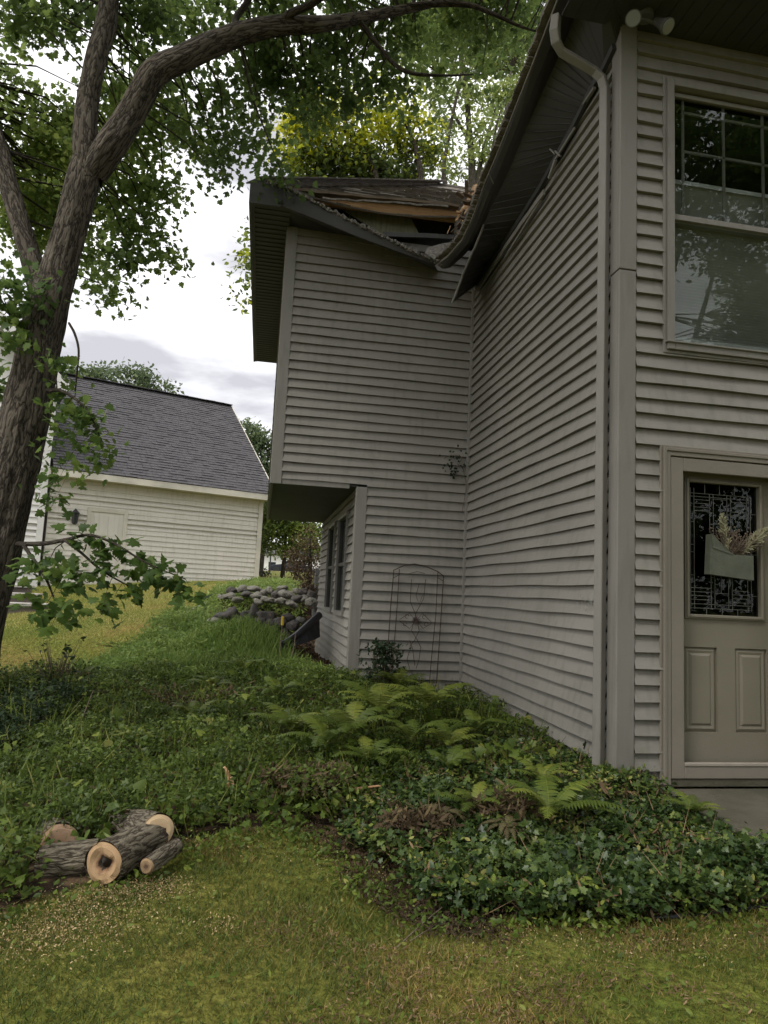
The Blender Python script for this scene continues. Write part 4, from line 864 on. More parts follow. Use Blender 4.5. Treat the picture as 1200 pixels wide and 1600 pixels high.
TD = 6.3
def tp(px, py, d, r): p = at(px, py, d); return (*p, r)
base = at(-48, 1085, TD)
mt_ = tag(empty('maple_tree', tuple(base)), 'large forked maple with deeply furrowed bark at the left edge of the yard', 'tree')
trunk_pts = [tp(-82, 1230, TD, 0.336), tp(-59, 1100, TD, 0.252), tp(-45, 1020, TD, 0.223), tp(-25, 920, TD, 0.214), tp(-1, 820, TD+.05, 0.210), tp(25, 720, TD+.1, 0.206), tp(47, 620, TD+.1, 0.197), tp(69, 510, TD+.15, 0.181), tp(89, 430, TD+.2, 0.164), tp(113, 350, TD+.2, 0.143), tp(130, 280, TD+.2, 0.143), tp(139, 240, TD+.2, 0.126)]
limb('trunk', trunk_pts, MT['bark'], mt_, 72, 14, .11)
l1 = [tp(139, 285, TD+.2, .12), tp(133, 225, TD+.2, .115), tp(136, 165, TD+.3, .105), tp(150, 95, TD+.35, .10), tp(166, 35, TD+.4, .095), tp(176, -40, TD+.4, .085), tp(200, -150, TD+.2, .07), tp(190, -300, TD, .05), tp(230, -450, TD-.3, .02)]
l2 = [tp(146, 270, TD+.2, .13), tp(172, 228, TD+.1, .135), tp(198, 190, TD+.1, .13), tp(220, 150, TD+.05, .125), tp(242, 114, TD, .125), tp(285, 92, TD, .115), tp(335, 68, TD, .11), tp(385, 50, TD, .10), tp(440, 40, TD, .09), tp(500, 38, TD, .075), tp(560, 29, TD+.1, .06), tp(620, 17, TD+.2, .05), tp(690, 2, TD+.3, .035), tp(760, -20, TD+.4, .02)]
l3 = [tp(72, 500, TD+.2, .10), tp(58, 440, TD+.3, .10), tp(38, 370, TD+.4, .095), tp(14, 290, TD+.5, .09), tp(-8, 215, TD+.6, .085), tp(-45, 120, TD+.8, .07), tp(-90, -20, TD+.9, .05)]
l4 = [tp(600, 20, TD+.2, .035), tp(645, 9, TD+.2, .032), tp(725, 7, TD+.1, .028), tp(770, 22, TD, .022), tp(815, 42, TD, .014), tp(850, 52, TD, .006)]
l5 = [tp(436, 42, TD, .05), tp(452, 22, TD-.1, .04), tp(490, 4, TD-.3, .035), tp(540, -40, TD-.6, .03), tp(600, -120, TD-1, .015)]
l6 = [tp(372, 58, TD, .04), tp(368, 30, TD+.1, .035), tp(385, 5, TD+.1, .03), tp(420, -60, TD, .02)]
l7 = [tp(655, 14, TD+.2, .02), tp(700, 60, TD+.1, .016), tp(770, 118, TD+.1, .01)]
l7 = [tp(560, 30, TD+.1, .03), tp(590, 70, TD+.1, .024), tp(630, 110, TD, .02), tp(690, 118, TD, .014), tp(740, 116, TD, .006)]
spr = [tp(28, 850, TD-.2, .022), tp(70, 849, TD-.6, .018), tp(105, 843, TD-.9, .015), tp(140, 836, TD-1.1, .011), tp(180, 850, TD-1.2, .009), tp(230, 880, TD-1.3, .006), tp(290, 905, TD-1.4, .003)]
spr2 = [tp(100, 843, TD-.9, .012), tp(125, 862, TD-1.0, .010), tp(160, 892, TD-1.1, .008), tp(200, 915, TD-1.2, .004)]
spr3 = [tp(36, 850, TD-.3, .018), tp(48, 868, TD-.5, .015), tp(70, 900, TD-.7, .011), tp(90, 950, TD-.8, .004)]
dead = [tp(108, 505, TD-.1, .012), tp(117, 522, TD-.2, .011), tp(123, 548, TD-.25, .010), tp(120, 585, TD-.25, .008), tp(117, 622, TD-.2, .004)]
sprf = [tp(75, 610, TD-.2, .02), tp(100, 612, TD-.4, .014), tp(135, 640, TD-.5, .009), tp(160, 690, TD-.5, .004)]
skel = []
for nm, pts, nn in (('limb', l1, 40), ('limb', l2, 48), ('limb', l3, 36), ('branch', l4, 10), ('branch', l5, 10), ('branch', l6, 10), ('branch', l7, 8), ('branch', spr, 8), ('branch', spr2, 8), ('branch', spr3, 8), ('dead_branch', dead, 8), ('branch', sprf, 8)):
    limb(nm, pts, MT['bark'] if nm == 'limb' else MT['barkthin'], mt_, nn, 8, .09)
for pts in (l1, l2, l3, l4, l5, l6, l7): skel += [tuple(p) for p in catmull(pts, 5)]
skelF = [tuple(p) for P_ in (sprf,) for p in catmull(P_, 5)]+[tp(66, 560, TD+.1, .03), tp(20, 500, TD, .03), tp(55, 460, TD+.1, .03)]
skelG = [tuple(p) for P_ in (spr, spr2, spr3) for p in catmull(P_, 5)]
big = [ # px, py, dist, radius px, weight, tone
 (20,20,6.6,55,1,.35),(90,5,7,50,1,.3),(150,15,7.5,40,1.1,.25),(225,15,7,48,1.1,.3),(290,20,7.4,45,.9,.4),(350,15,7.2,45,.9,.4),(15,120,7.6,30,.8,.6),(15,75,7.6,22,.7,.55),
 (35,205,7.6,60,.8,.75),(85,170,8,42,1,.6),(120,230,8.2,50,1,.7),(50,320,8.2,55,1,.75),(140,400,8,30,.8,.6),(75,260,7.8,60,1,.8),(25,290,7.4,50,1,.8),(95,330,8,42,1,.6),(50,350,7.6,40,.8,.6),(180,140,8,42,.9,.5),(200,90,7.8,35,.7,.4),(185,190,8,35,.8,.7),
 (215,230,7.6,45,1,.6),(195,290,7.6,40,1,.6),(240,300,7.5,38,.9,.5),(215,350,7.4,42,1,.4),(185,400,7.3,32,1,.35),(245,385,7.1,24,.9,.35),(165,445,7.1,22,.9,.4),(185,452,7.0,14,.8,.4),(262,400,7.1,12,.7,.4),(150,330,7.9,35,.8,.5),
 (260,140,7.5,38,.9,.45),(265,200,7.6,40,.8,.6),(320,150,7,36,.7,.3),(300,220,7.2,36,.8,.45),(345,210,7,34,.7,.25),(340,255,6.9,26,.8,.25),(350,275,6.8,12,.8,.25),(390,150,6.9,42,.9,.3),(395,215,6.8,34,.8,.3),(420,245,6.7,22,.8,.25),(435,275,6.6,14,.8,.25),
 (380,95,6.9,38,1,.3),(440,110,6.8,45,1.2,.3),(475,60,6.8,38,1.2,.3),(430,70,6.7,34,1,.35),(490,140,6.8,42,1.3,.3),(480,180,6.7,28,.9,.25),(540,85,6.9,42,1.3,.35),(550,145,6.8,38,1.2,.25),(530,10,6.9,40,1.1,.35),(590,60,6.9,38,1.2,.4),(610,120,6.8,36,1.1,.3),
 (640,165,6.8,22,.6,.35),(650,70,7,35,.9,.45),(700,45,7,32,.8,.5),(690,115,6.8,26,.7,.5),(745,115,6.7,16,.6,.5),(760,55,7,34,.8,.45),(820,20,7,34,.9,.3),(845,60,6.7,22,.7,.3),(790,5,6.8,36,.9,.4),(720,5,6.8,36,.9,.4),(620,10,6.8,38,1,.4),
 (440,5,6.9,40,1.1,.35),(400,20,7,34,.9,.4)]
c_big = CL(big)
for k in range(34):    # crown goes on unseen above the picture; overhead clusters added for shade
    x, y = U(-6.5, 1.5), U(-4.5, 3.5); c_big.append((np.array([x, y, U(6.6, 9.4)]), U(.6, 1.0), .45, .4))
nb = crown('crown', c_big, MAPLE, .062, LM_big, mt_, skel, MT['barkthin'], 6.0, .20, twign=.28)
fl_ = [(20,450,6.1,42,1,.45),(15,520,6.1,35,1,.6),(45,480,6.1,24,1,.3),(5,600,6.4,25,.7,.5),(60,430,6.2,20,.7,.3),(95,600,6.0,24,.9,.45),(118,640,5.9,28,1.1,.55),(148,670,5.8,28,1.1,.55),(165,700,5.8,18,.8,.5),(135,715,5.8,20,.9,.55),(95,690,5.9,20,.8,.45),(75,770,5.9,14,.8,.5),(85,745,5.9,12,.7,.5),(90,570,5.9,14,.6,.4)]
crown('lower_foliage', CL(fl_), MAPLE, .07, LM_near, mt_, skelF, MT['barkthin'], 8, .13, twign=.5)
gl_ = [(70,880,5.6,26,.9,.4),(60,925,5.6,22,.7,.5),(110,880,5.4,30,1.1,.4),(150,862,5.2,28,1,.35),(150,905,5.2,26,1,.5),(195,880,5.1,26,1,.35),(235,885,5.05,24,1,.3),(240,915,5.0,22,1,.35),(200,930,5.1,20,.9,.5),(175,945,5.1,14,.8,.6),(275,912,4.95,18,1,.35),(292,920,4.9,8,.9,.3),(100,930,5.4,24,.8,.55),(75,955,5.5,14,.7,.5),(110,960,5.3,8,.5,.35),(85,970,5.4,7,.5,.5),(210,860,5.1,12,.7,.4),(120,835,5.3,10,.6,.3),(30,890,5.7,20,.6,.5)]
crown('maple_spray', CL(gl_), MAPLE, .085, LM_near, mt_, skelG, MT['barkthin'], 9.5, .10, up=.9, droop=.2, twign=.5)

def simple_tree(name, label, bx, by, trunks, clusters, tmpl, ls, lm, bark, dens, subr, rest=True, group=None, up=.5, tw=.8, cat='tree', n=14):
    z = float(gz(bx, by)); t_ = tag(empty(name, (bx, by, z)), label, cat, group); sk = []
    for i, P_ in enumerate(trunks): limb('trunk' if i == 0 else 'limb', P_, bark, t_, n, 5, .07); sk += [tuple(p) for p in catmull(P_, 5)]
    crown('crown', clusters, tmpl, ls, lm, t_, sk, MT['barkthin'], dens, subr, up=up, twign=tw); return t_
# yellow-green tree behind the wing roof
yb = at(600, 900, 15); 
tr_ = [[(yb[0], yb[1], gz(yb[0], yb[1])-.2, .13), tp(600, 500, 15, .11), tp(590, 290, 15, .075), tp(555, 220, 15, .05), tp(500, 185, 15, .03), tp(460, 180, 15, .02)], [tp(595, 330, 15, .07), tp(565, 270, 15.2, .05), tp(520, 215, 15.2, .03), tp(480, 150, 15.3, .02)], [tp(600, 330, 15, .08), tp(655, 290, 15, .07), tp(645, 220, 15, .055), tp(620, 160, 15, .03), tp(600, 110, 15, .02)]]
yc = [(455,200,15,24,.8,.85),(480,165,15,24,.8,.8),(510,185,15,28,.9,.75),(545,170,15,22,.8,.7),(560,215,15,24,.8,.7),(595,190,15,28,.8,.75),(630,170,15,20,.7,.65),(440,240,15,14,.6,.7),(470,245,15.3,26,1,.35),(510,250,15.3,28,1.1,.25),(550,260,15.3,26,1.2,.25),(590,255,15.3,28,1.1,.25),(630,230,15.3,24,.8,.4),(640,268,15.4,22,1,.2),(670,240,15.5,22,.8,.35),(490,210,15,24,.6,.7),(530,130,15,20,.5,.6),(600,140,15,20,.5,.6),(660,190,15,18,.6,.7),(610,290,15.5,30,1,.2),(540,300,15.5,30,1,.25),(480,290,15.5,26,1,.3),(385,410,15.5,10,.7,.3),(392,470,15.5,8,.6,.3),(384,400,15.5,6,.6,.3),(390,440,15.5,8,.6,.3),(400,360,15.7,12,.8,.3)]
simple_tree('yellow_green_tree', 'yellow green tree rising behind the torn wing roof', yb[0], yb[1], tr_, CL(yc), SIMPLE, .13, LM_yel, MT['barkthin'], 7, .32)
pb = at(735, 900, 19)
tr_ = [[(pb[0], pb[1], gz(pb[0], pb[1])-.2, .2), tp(738, 500, 19, .17), tp(738, 290, 19, .12), tp(733, 200, 19, .09), tp(725, 110, 19, .07), tp(712, 40, 19, .04)], [tp(738, 330, 19, .1), tp(752, 250, 19, .07), tp(772, 180, 19, .05), tp(800, 110, 19, .02)], [tp(733, 220, 19, .06), tp(705, 170, 19, .04), tp(680, 110, 19, .02)]]
pc_ = [(x_, y_, 19+.5*math.sin(x_), r_, w_, t_) for x_, y_, r_, w_, t_ in [(690,60,26,.6,.6),(730,50,26,.6,.6),(780,60,26,.6,.55),(820,50,26,.7,.5),(700,100,24,.5,.7),(750,100,26,.6,.7),(800,100,26,.7,.6),(690,145,22,.5,.6),(735,150,24,.5,.7),(785,150,26,.6,.7),(815,140,20,.6,.6),(700,195,20,.5,.6),(745,200,22,.5,.7),(790,200,22,.6,.7),(760,240,20,.5,.65),(720,245,16,.4,.6),(700,265,16,.5,.5),(755,275,16,.5,.5),(670,30,26,.5,.5),(640,40,26,.4,.6),(640,90,26,.4,.7),(650,130,20,.4,.7)]]
simple_tree('pale_leaved_tree', 'tall airy pale green tree with a slim upright trunk beside the torn gutter', pb[0], pb[1], tr_, CL(pc_), SIMPLE, .135, LM_pale, MT['barkpale'], 6, .40)
sb = at(770, 900, 17)
tr_ = [[(sb[0], sb[1], gz(sb[0], sb[1])-.2, .12), tp(770, 500, 17, .1), tp(698, 300, 17, .07), tp(700, 220, 17, .05), tp(716, 140, 17, .04), tp(722, 90, 17, .015)], [tp(750, 330, 17, .06), tp(768, 250, 17, .05), tp(775, 200, 17, .03), tp(790, 150, 17, .012)]]
simple_tree('slender_tree', 'slender dark stemmed tree between the yellow green tree and the gutter', sb[0], sb[1], tr_, CL([(700,225,17,16,.5,.3),(720,130,17,16,.5,.3),(690,170,17,16,.4,.3),(785,160,17,16,.4,.3),(780,215,17,14,.4,.3),(760,180,17,14,.4,.4)]), SIMPLE, .12, LM_pale, MT['barkthin'], 1.8, .3)
def blobtree(name, label, px, pyb, d, cl, lm, ls, subr, dens, tmpl=SIMPLE, cat='tree', group=None, top=None):
    bx, by, _ = at(px, pyb, d); z = float(gz(bx, by)); C_ = CL(cl); zt = max(c[0][2] for c in C_)
    tr_ = [[(bx, by, z-.2, .02*(zt-z)+.03), (bx+.05, by, z+(zt-z)*.4, .014*(zt-z)+.02), (bx, by, zt-(zt-z)*.15, .02)]]
    simple_tree(name, label, bx, by, tr_, C_, tmpl, ls, lm, MT['barkthin'], dens, subr, cat=cat, group=group, tw=.4, n=8)
blobtree('distant_tree', 'round grey green treetop above the garage ridge, nearest the trunk', 150, 900, 34, [(120,578,34,10,1,.5),(140,580,34,14,1,.5),(165,582,34,12,1,.5),(150,600,34,16,1,.4),(108,585,34,10,1,.5),(130,620,34,20,1,.4)], LM_far, .20, .5, 1.6)
blobtree('distant_tree', 'grey green treetop above the middle of the garage ridge', 225, 900, 33, [(195,578,33,10,1,.4),(215,582,33,14,1,.45),(240,592,33,12,1,.4),(225,605,33,18,1,.4),(258,604,33,8,.8,.4),(268,608,33,5,.7,.4),(190,575,33,7,.8,.4)], LM_far, .20, .5, 1.6)
blobtree('bushy_tree', 'rounded grey green tree just right of the garage roof', 405, 900, 27, [(385,668,27,16,1.2,.5),(400,680,27,20,1.3,.5),(420,690,27,18,1.2,.45),(395,710,27,22,1.3,.4),(420,730,27,22,1.3,.35),(405,750,27,22,1.2,.3),(440,700,27,18,1,.4),(430,770,27,22,1.2,.3),(440,740,27,20,1.1,.3)], LM_far, .15, .36, 2.6)
blobtree('bright_tree', 'bright green tree under the wing overhang beyond the street lamp', 440, 905, 22, [(415,800,22,16,1.3,.3),(425,825,22,18,1.3,.5),(450,825,22,20,1.3,.55),(475,825,22,18,1.3,.5),(495,830,22,16,1,.6),(440,800,22,18,1.2,.4),(470,800,22,18,1.2,.4),(415,850,22.5,13,1.1,.4),(445,850,22,14,1.1,.55),(470,852,22,14,1,.5),(492,855,22,14,1,.4),(480,870,22,10,.8,.3),(455,862,22,8,.8,.4),(430,780,22.3,18,1,.3),(500,790,22.3,18,1,.3)], LM_bright, .12, .28, 7)
blobtree('hedge', 'dark clipped hedge at the foot of the garage corner', 412, 903, 25, [(408,894,25,7,2,.0),(416,894,25,7,2,.0),(412,899,25,7,2,.0),(404,898,25,7,2,0)], leafmat('hedge_leaf', [(0, (.012, .02, .01)), (1, (.04, .055, .025))], .6, .2), .09, .14, 3., cat='hedge')
blobtree('reddish_shrub', 'brown and reddish green shrub against the wing wall above the rocks', 478, 935, 12.6, [(478,850,12.8,14,1,.55),(465,868,12.7,14,1.2,.4),(485,872,12.6,14,1.2,.35),(495,850,12.6,12,1,.6),(470,892,12.5,16,1.2,.2),(490,895,12.4,14,1.2,.25),(455,885,12.6,10,.8,.45),(480,915,12.3,14,1.2,.2),(495,920,12.2,10,1,.3),(465,840,12.9,9,.6,.7),(485,828,12.9,10,.7,.85)], LM_red, .05, .1, 24, cat='shrub')
# trees behind the viewer, seen mirrored in the window and shading the yard
def backtree(label, x, y, h, cr_, seed, den=.5):
    z = float(gz(x, y)); rs = random.Random(seed); cl = []
    for k in range(24):
        a = rs.uniform(0, 6.28); hh = rs.uniform(.32, 1.0); rr_ = cr_*math.sin(math.pi*min(.97, hh*.8+.1))*rs.uniform(.25, 1); cl.append((np.array([x+rr_*math.cos(a), y+rr_*math.sin(a), z+h*hh]), rs.uniform(.8, 1.4), .8, .4))
    simple_tree('yard_tree', label, x, y, [[(x, y, z-.2, .3), (x+.2, y, z+h*.4, .22), (x, y+.2, z+h*.85, .08)], [(x+.15, y, z+h*.3, .14), (x+1.4, y+.4, z+h*.55, .08), (x+2.2, y+.8, z+h*.75, .03)]], cl, SIMPLE, .17, LM_big, MT['bark'], den, .42, tw=.5)
backtree('tall yard tree mirrored in the upper window', 5.2, -10.5, 15.5, 4.2, 1, 1.6)
backtree('second tall yard tree mirrored in the upper window', 8.2, -13.5, 17, 4.2, 9, 1.5)
backtree('tall yard tree standing behind the camera to the left', -3.5, -11, 12, 3.8, 2)
backtree('yard tree standing farthest right behind the camera', 10.5, -9, 14, 3.8, 3, 1.2)
backtree('yard tree directly behind the camera', 1.2, -9.5, 10.5, 3.2, 4, .6)
# unseen wood edge added behind the viewer to darken door glass and front walls
n = 26000; x = RNG.uniform(-14, 24, n); y = -15-2.5*RNG.random(n)+1.2*snoise(x, x*0, .5); z = gz(x, y)+RNG.random(n)**.9*(5.2+1.5*snoise(x, x*0+3, .7))
tag(scatter('added_wood_edge', SIMPLE, np.stack([x, y, z], 1), rndframes(n, .6, .2), .22*(.6+.8*RNG.random(n)), LM_big, np.clip(.3+.25*RNG.normal(size=n), 0, 1)), 'unseen dense leafy wood edge added behind the camera to darken the door glass', 'woodland', kind='stuff')

# ------------------------------------------------------------------ ground cover
def hitg(px, py):
    d = ray(px, py); d = d/d[1]; t = np.linspace(1.5, 60, 8000); P = CAM+d*t[:, None]; g = gz(P[:, 0], P[:, 1]); i = int(np.argmax(P[:, 2] < g)); return P[i]
def sample(n, poly, ex=None):
    poly = np.array(poly); lo, hi = poly.min(0), poly.max(0); out = []
    while sum(len(o) for o in out) < n:
        q = RNG.uniform(lo, hi, (n, 2)); k = inpoly(q[:, 0], q[:, 1], [tuple(p) for p in poly])
        if ex is not None: k &= ~ex(q[:, 0], q[:, 1])
        out.append(q[k])
    q = np.concatenate(out)[:n]; return q[:, 0], q[:, 1]
def mound(x, y, s=1.4, o=0): return np.clip(.5+.5*snoise(x, y, s, o), 0, 1)
LOGZ = [(-3.02, -1.02), (-2.40, -.90), (-2.42, -.50), (-2.72, -.42), (-3.05, -.70)]
INHOUSE = lambda x, y: inpoly(x, y, LOGZ) | ((x > -.02) & (y > -.02)) | ((x > -W1-.02) & (y > L-.02)) | ((x > .17) & (y > -.9))
LM_ivy = leafmat('ivy_leaf', [(0, (.014, .026, .010)), (.35, (.028, .052, .017)), (.7, (.06, .092, .027)), (.9, (.11, .145, .04)), (1, (.20, .21, .07))], .42, .15, .35)
LM_weed = leafmat('weed_leaf', [(0, (.022, .036, .010)), (.3, (.050, .080, .018)), (.65, (.105, .150, .034)), (.88, (.20, .23, .06)), (1, (.33, .31, .12))], .5, .35, .3)
LM_light = leafmat('light_weed_leaf', [(0, (.045, .08, .02)), (.5, (.13, .20, .05)), (1, (.28, .34, .11))], .5, .4, .3)
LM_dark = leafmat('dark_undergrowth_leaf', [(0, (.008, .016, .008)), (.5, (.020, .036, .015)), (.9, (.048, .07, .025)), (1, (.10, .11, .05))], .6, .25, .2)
LM_dead = leafmat('dead_leaf', [(0, (.03, .018, .010)), (.4, (.07, .042, .022)), (.8, (.16, .10, .05)), (1, (.30, .20, .11))], .85, .1)
LM_rust = leafmat('rusty_dead_frond', [(0, (.028, .018, .010)), (.5, (.080, .052, .026)), (.85, (.15, .11, .05)), (1, (.24, .20, .10))], .85, .2)
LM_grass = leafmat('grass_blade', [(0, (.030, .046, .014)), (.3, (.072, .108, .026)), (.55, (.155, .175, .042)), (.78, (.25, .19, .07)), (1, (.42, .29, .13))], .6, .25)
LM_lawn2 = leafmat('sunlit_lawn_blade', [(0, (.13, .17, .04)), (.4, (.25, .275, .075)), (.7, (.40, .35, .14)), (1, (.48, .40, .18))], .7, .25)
LM_fern = leafmat('fern_frond', [(0, (.04, .065, .016)), (.5, (.11, .15, .035)), (.8, (.21, .235, .06)), (1, (.30, .26, .09))], .5, .4)
LM_chip = leafmat('sawdust_chip', [(0, (.20, .14, .08)), (.5, (.34, .25, .14)), (1, (.52, .40, .25))], .9, 0)
def cover(name, label, cat, n, poly, tmpl, size, hmax, mat, tone=.45, up=.7, hs=1.4, ex=None, droop=.2, lo=.02, szv=.6, clump=None):
    x, y = sample(int(n*1.7), poly, ex or INHOUSE)
    pr = mound(x, y, 6.5, 2)*.6+mound(x, y, 17., 7)*.7; kp = np.argsort(-(pr+.45*RNG.random(len(x))))[:n]; x, y = x[kp], y[kp]
    m_ = np.clip(.6*mound(x, y, hs)+.55*mound(x, y, hs*3.1, 4)-.1, 0, 1); h = lo+hmax*(.12+.88*m_)*RNG.random(n)**.55
    clump = .35 if clump is None else clump
    if clump: x = x+clump*RNG.normal(size=n)*.1; y = y+clump*RNG.normal(size=n)*.1
    z = gz(x, y)+h; t_ = np.clip(tone+.28*(m_-.5)+.16*snoise(x, y, 4.5, 5)+.16*RNG.normal(size=n), 0, 1)
    sz = size*(1-szv+2*szv*RNG.random(n))
    o = scatter(name, tmpl, np.stack([x, y, z], 1), rndframes(n, up, droop), sz, mat, t_); return tag(o, label, cat, kind='stuff')
def blades(name, label, n, poly, ln0, ln1, mat, tonef, ex, width=1., lean=.5, hz=0):
    x, y = sample(n, poly, ex); t_ = tonef(x, y)
    hd = RNG.normal(size=(n, 3))*lean*np.array([1, 1, .3])+np.array([0, 0, 1.]); nr = RNG.normal(size=(n, 3))*np.array([1, 1, .15])
    # head is the long axis: build frames with x=head
    hd /= np.linalg.norm(hd, axis=1, keepdims=True); nr -= hd*np.sum(nr*hd, axis=1, keepdims=True); nr /= np.linalg.norm(nr, axis=1, keepdims=True); yy = np.cross(nr, hd)*width
    rot = np.stack([hd, yy, nr], axis=2); z = gz(x, y)-.004
    sz = (ln0+(ln1-ln0)*RNG.random(n)**1.5)*(.75+.5*mound(x, y, 2.1, 9))
    o = scatter(name, BLADE, np.stack([x, y, z], 1), rot, sz, mat, np.clip(t_, 0, 1)); return tag(o, label, 'grass', kind='stuff')
IVYP = [(-1.75, -.35), (-1.5, -.85), (-1.40, -1.14), (-1.05, -1.29), (-.60, -1.32), (-.2, -1.30), (0.3, -1.28), (1.4, -1.2), (1.4, -.97), (.34, -.88), (.12, -.6), (.12, -.3), (.28, -.02), (.0, .05), (-.06, 1.0), (-.5, 1.1), (-1.1, .5)]
cover('ivy', 'dark glossy ivy covering the ground in front of the house corner', 'ivy', 42000, IVYP, IVY, .026, .22, LM_ivy, .52, .9, 2.2, ex=lambda x, y: ((x > -.0) & (y > -.0)) | ((x > .2) & (y > -.86) & (y < 0)))
MAIN = [(-4.6, 3.1), (-3.6, 3.2), (-2.9, 4.3), (-1.9, 4.3), (-1.5, 3.25), (-.02, 3.25), (-.02, .9), (-.5, 1.0), (-1.1, .45), (-1.7, -.3), (-2.05, -.22), (-2.5, -.5), (-2.75, -.85), (-3.08, -1.0), (-3.6, -1.3), (-4.6, -1.8), (-6.5, -1.9), (-7, 2.6)]
cover('weeds', 'low leafy weeds filling the planting bed', 'weeds', 150000, MAIN, SIMPLE, .026, .32, LM_weed, .38, szv=.6)
cover('weeds', 'broad heart leaved weeds mixed through the bed', 'weeds', 4500, MAIN, HEART, .045, .32, LM_weed, .6, 1.0)
cover('weeds', 'ragged vine leaves trailing over the bed edge by the logs', 'weeds', 6000, [(-4.6, 1.2), (-1.6, .6), (-1.2, .1), (-1.7, -.35), (-2.05, -.3), (-2.5, -.58), (-2.75, -.9), (-3.1, -1.15), (-5, -1.9)], IVY, .036, .13, LM_weed, .55, .9)
UPB = [(-3.45, 7.6), (-3.6, 5.9), (-3.9, 4.5), (-4.1, 3.7), (-3.0, 3.0), (-1.9, 3.0), (-1.35, 3.1), (-1.5, 3.9), (-1.9, 4.6), (-2.0, 5.4), (-2.0, 5.6), (-2.9, 5.7), (-3.05, 7.0)]
cover('light_weeds', 'bright feathery weeds on the bank below the boulders', 'weeds', 26000, UPB, NARROW, .05, .30, LM_light, .5, .4, 2.)
cover('light_weeds', 'small pale leaved plants on the bank below the boulders', 'weeds', 15000, UPB, SIMPLE, .028, .26, LM_light, .42, .8, 2.)
TOPB = [(-2.35, 14.), (-2.9, 10.4), (-3.25, 7.9), (-3.1, 6.8), (-1.9, 6.2), (-1.45, 8.1), (-1.5, 12)]
cover('light_weeds', 'yellow green plants growing between the two rows of boulders', 'weeds', 13000, TOPB, NARROW, .08, .24, LM_light, .65, .5, 2.)
DARKB = [(-7, 2.5), (-4.7, 3.25), (-4.1, 3.6), (-3.7, 4.8), (-3.4, 4.6), (-3.2, 3.2), (-3.6, 2.4), (-5.2, 1.8), (-6.5, 1.5)]
cover('brown_groundcover', 'brownish dried groundcover along the lawn border', 'groundcover', 22000, DARKB, SIMPLE, .026, .14, LM_dead, .35, .6)
UND = [(-3.6, 2.6), (-3.75, 1.2), (-4.0, .0), (-4.3, -.6), (-7, -.8), (-7, 2.6), (-4.6, 3.0)]
for nm_, cx_, cy_, rx_, ry_, nn_ in (('around the collapsed ferns at the lawn edge', 478, 1262, .22, .10, 1100), ('beside the dug up soil', 640, 1340, .20, .10, 800), ('left of the large drooping fern', 790, 1310, .18, .14, 500), ('on the bank below the pale boulder', 320, 1110, .5, .35, 700)):
    c_ = hitg(cx_, cy_); q_ = [(c_[0]+rx_*math.cos(a)*(1+.25*math.sin(3*a)), c_[1]+ry_*math.sin(a)*(1+.25*math.cos(2*a))) for a in np.linspace(0, 2*math.pi, 14, endpoint=False)]
    cover('dead_fronds', 'patch of flattened rusty brown dead fronds '+nm_, 'dead plants', nn_, q_, NARROW, .055, .20, LM_rust, .5, .5, lo=.08)
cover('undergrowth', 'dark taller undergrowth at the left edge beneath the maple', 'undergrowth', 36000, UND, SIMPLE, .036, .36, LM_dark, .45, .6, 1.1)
MUL = [(-W1-.02, 3.5), (-W1-.02, L+D), (-1.95, 7.4), (-2.0, 5.4), (-1.9, 4.5), (-1.55, 3.7)]
cover('weeds', 'mixed small weeds and dead leaves poking through the ivy', 'weeds', 9000, IVYP, SIMPLE, .024, .24, LM_weed, .7)
cover('leaf_litter', 'brown dead leaves and needles caught in the ivy', 'leaf litter', 4500, IVYP, NARROW, .035, .23, LM_dead, .6)
blades('long_grass', 'pale thin stems and runners through the ivy', 900, IVYP, .12, .3, LM_dead, lambda x, y: .9+.1*RNG.normal(size=len(x)), INHOUSE, .25, .9)
EB = [(-3.3, -1.25), (-3.05, -1.12), (-2.68, -.88), (-2.45, -.58), (-2.05, -.30), (-1.75, -.42), (-1.55, -.9), (-1.45, -1.16), (-.86, -1.28), (1.3, -1.22), (1.3, -1.32), (-.86, -1.42), (-1.55, -1.34), (-1.72, -.95), (-1.85, -.60), (-2.05, -.48), (-2.35, -.70), (-2.6, -1.0), (-3.0, -1.25), (-3.3, -1.38)]
cover('weeds', 'straggling weed leaves creeping out of the bed onto the lawn', 'weeds', 2600, EB, SIMPLE, .024, .06, LM_weed, .55, ex=lambda x, y: x > 9, clump=.7)
cover('leaf_litter', 'brown leaf mulch beside the wing wall', 'mulch', 9000, MUL, SIMPLE, .045, .05, LM_dead, .4, .6)
cover('leaf_litter', 'dead brown leaves scattered through the bed', 'leaf litter', 11000, MAIN+[], SIMPLE, .03, .19, LM_dead, .45, .6)
EDG = [(-1.75, -.3), (-1.85, -.35), (-1.75, -.75), (-1.66, -1.0), (-1.55, -1.35), (-1.25, -1.40), (-1.15, -1.2), (-1.36, -1.05), (-1.45, -.5)]
cover('leaf_litter', 'dug up brown soil and dead needles at the ragged bed edge', 'soil litter', 5000, EDG, NARROW, .022, .02, LM_dead, .25, .7, ex=lambda x, y: x > 9)

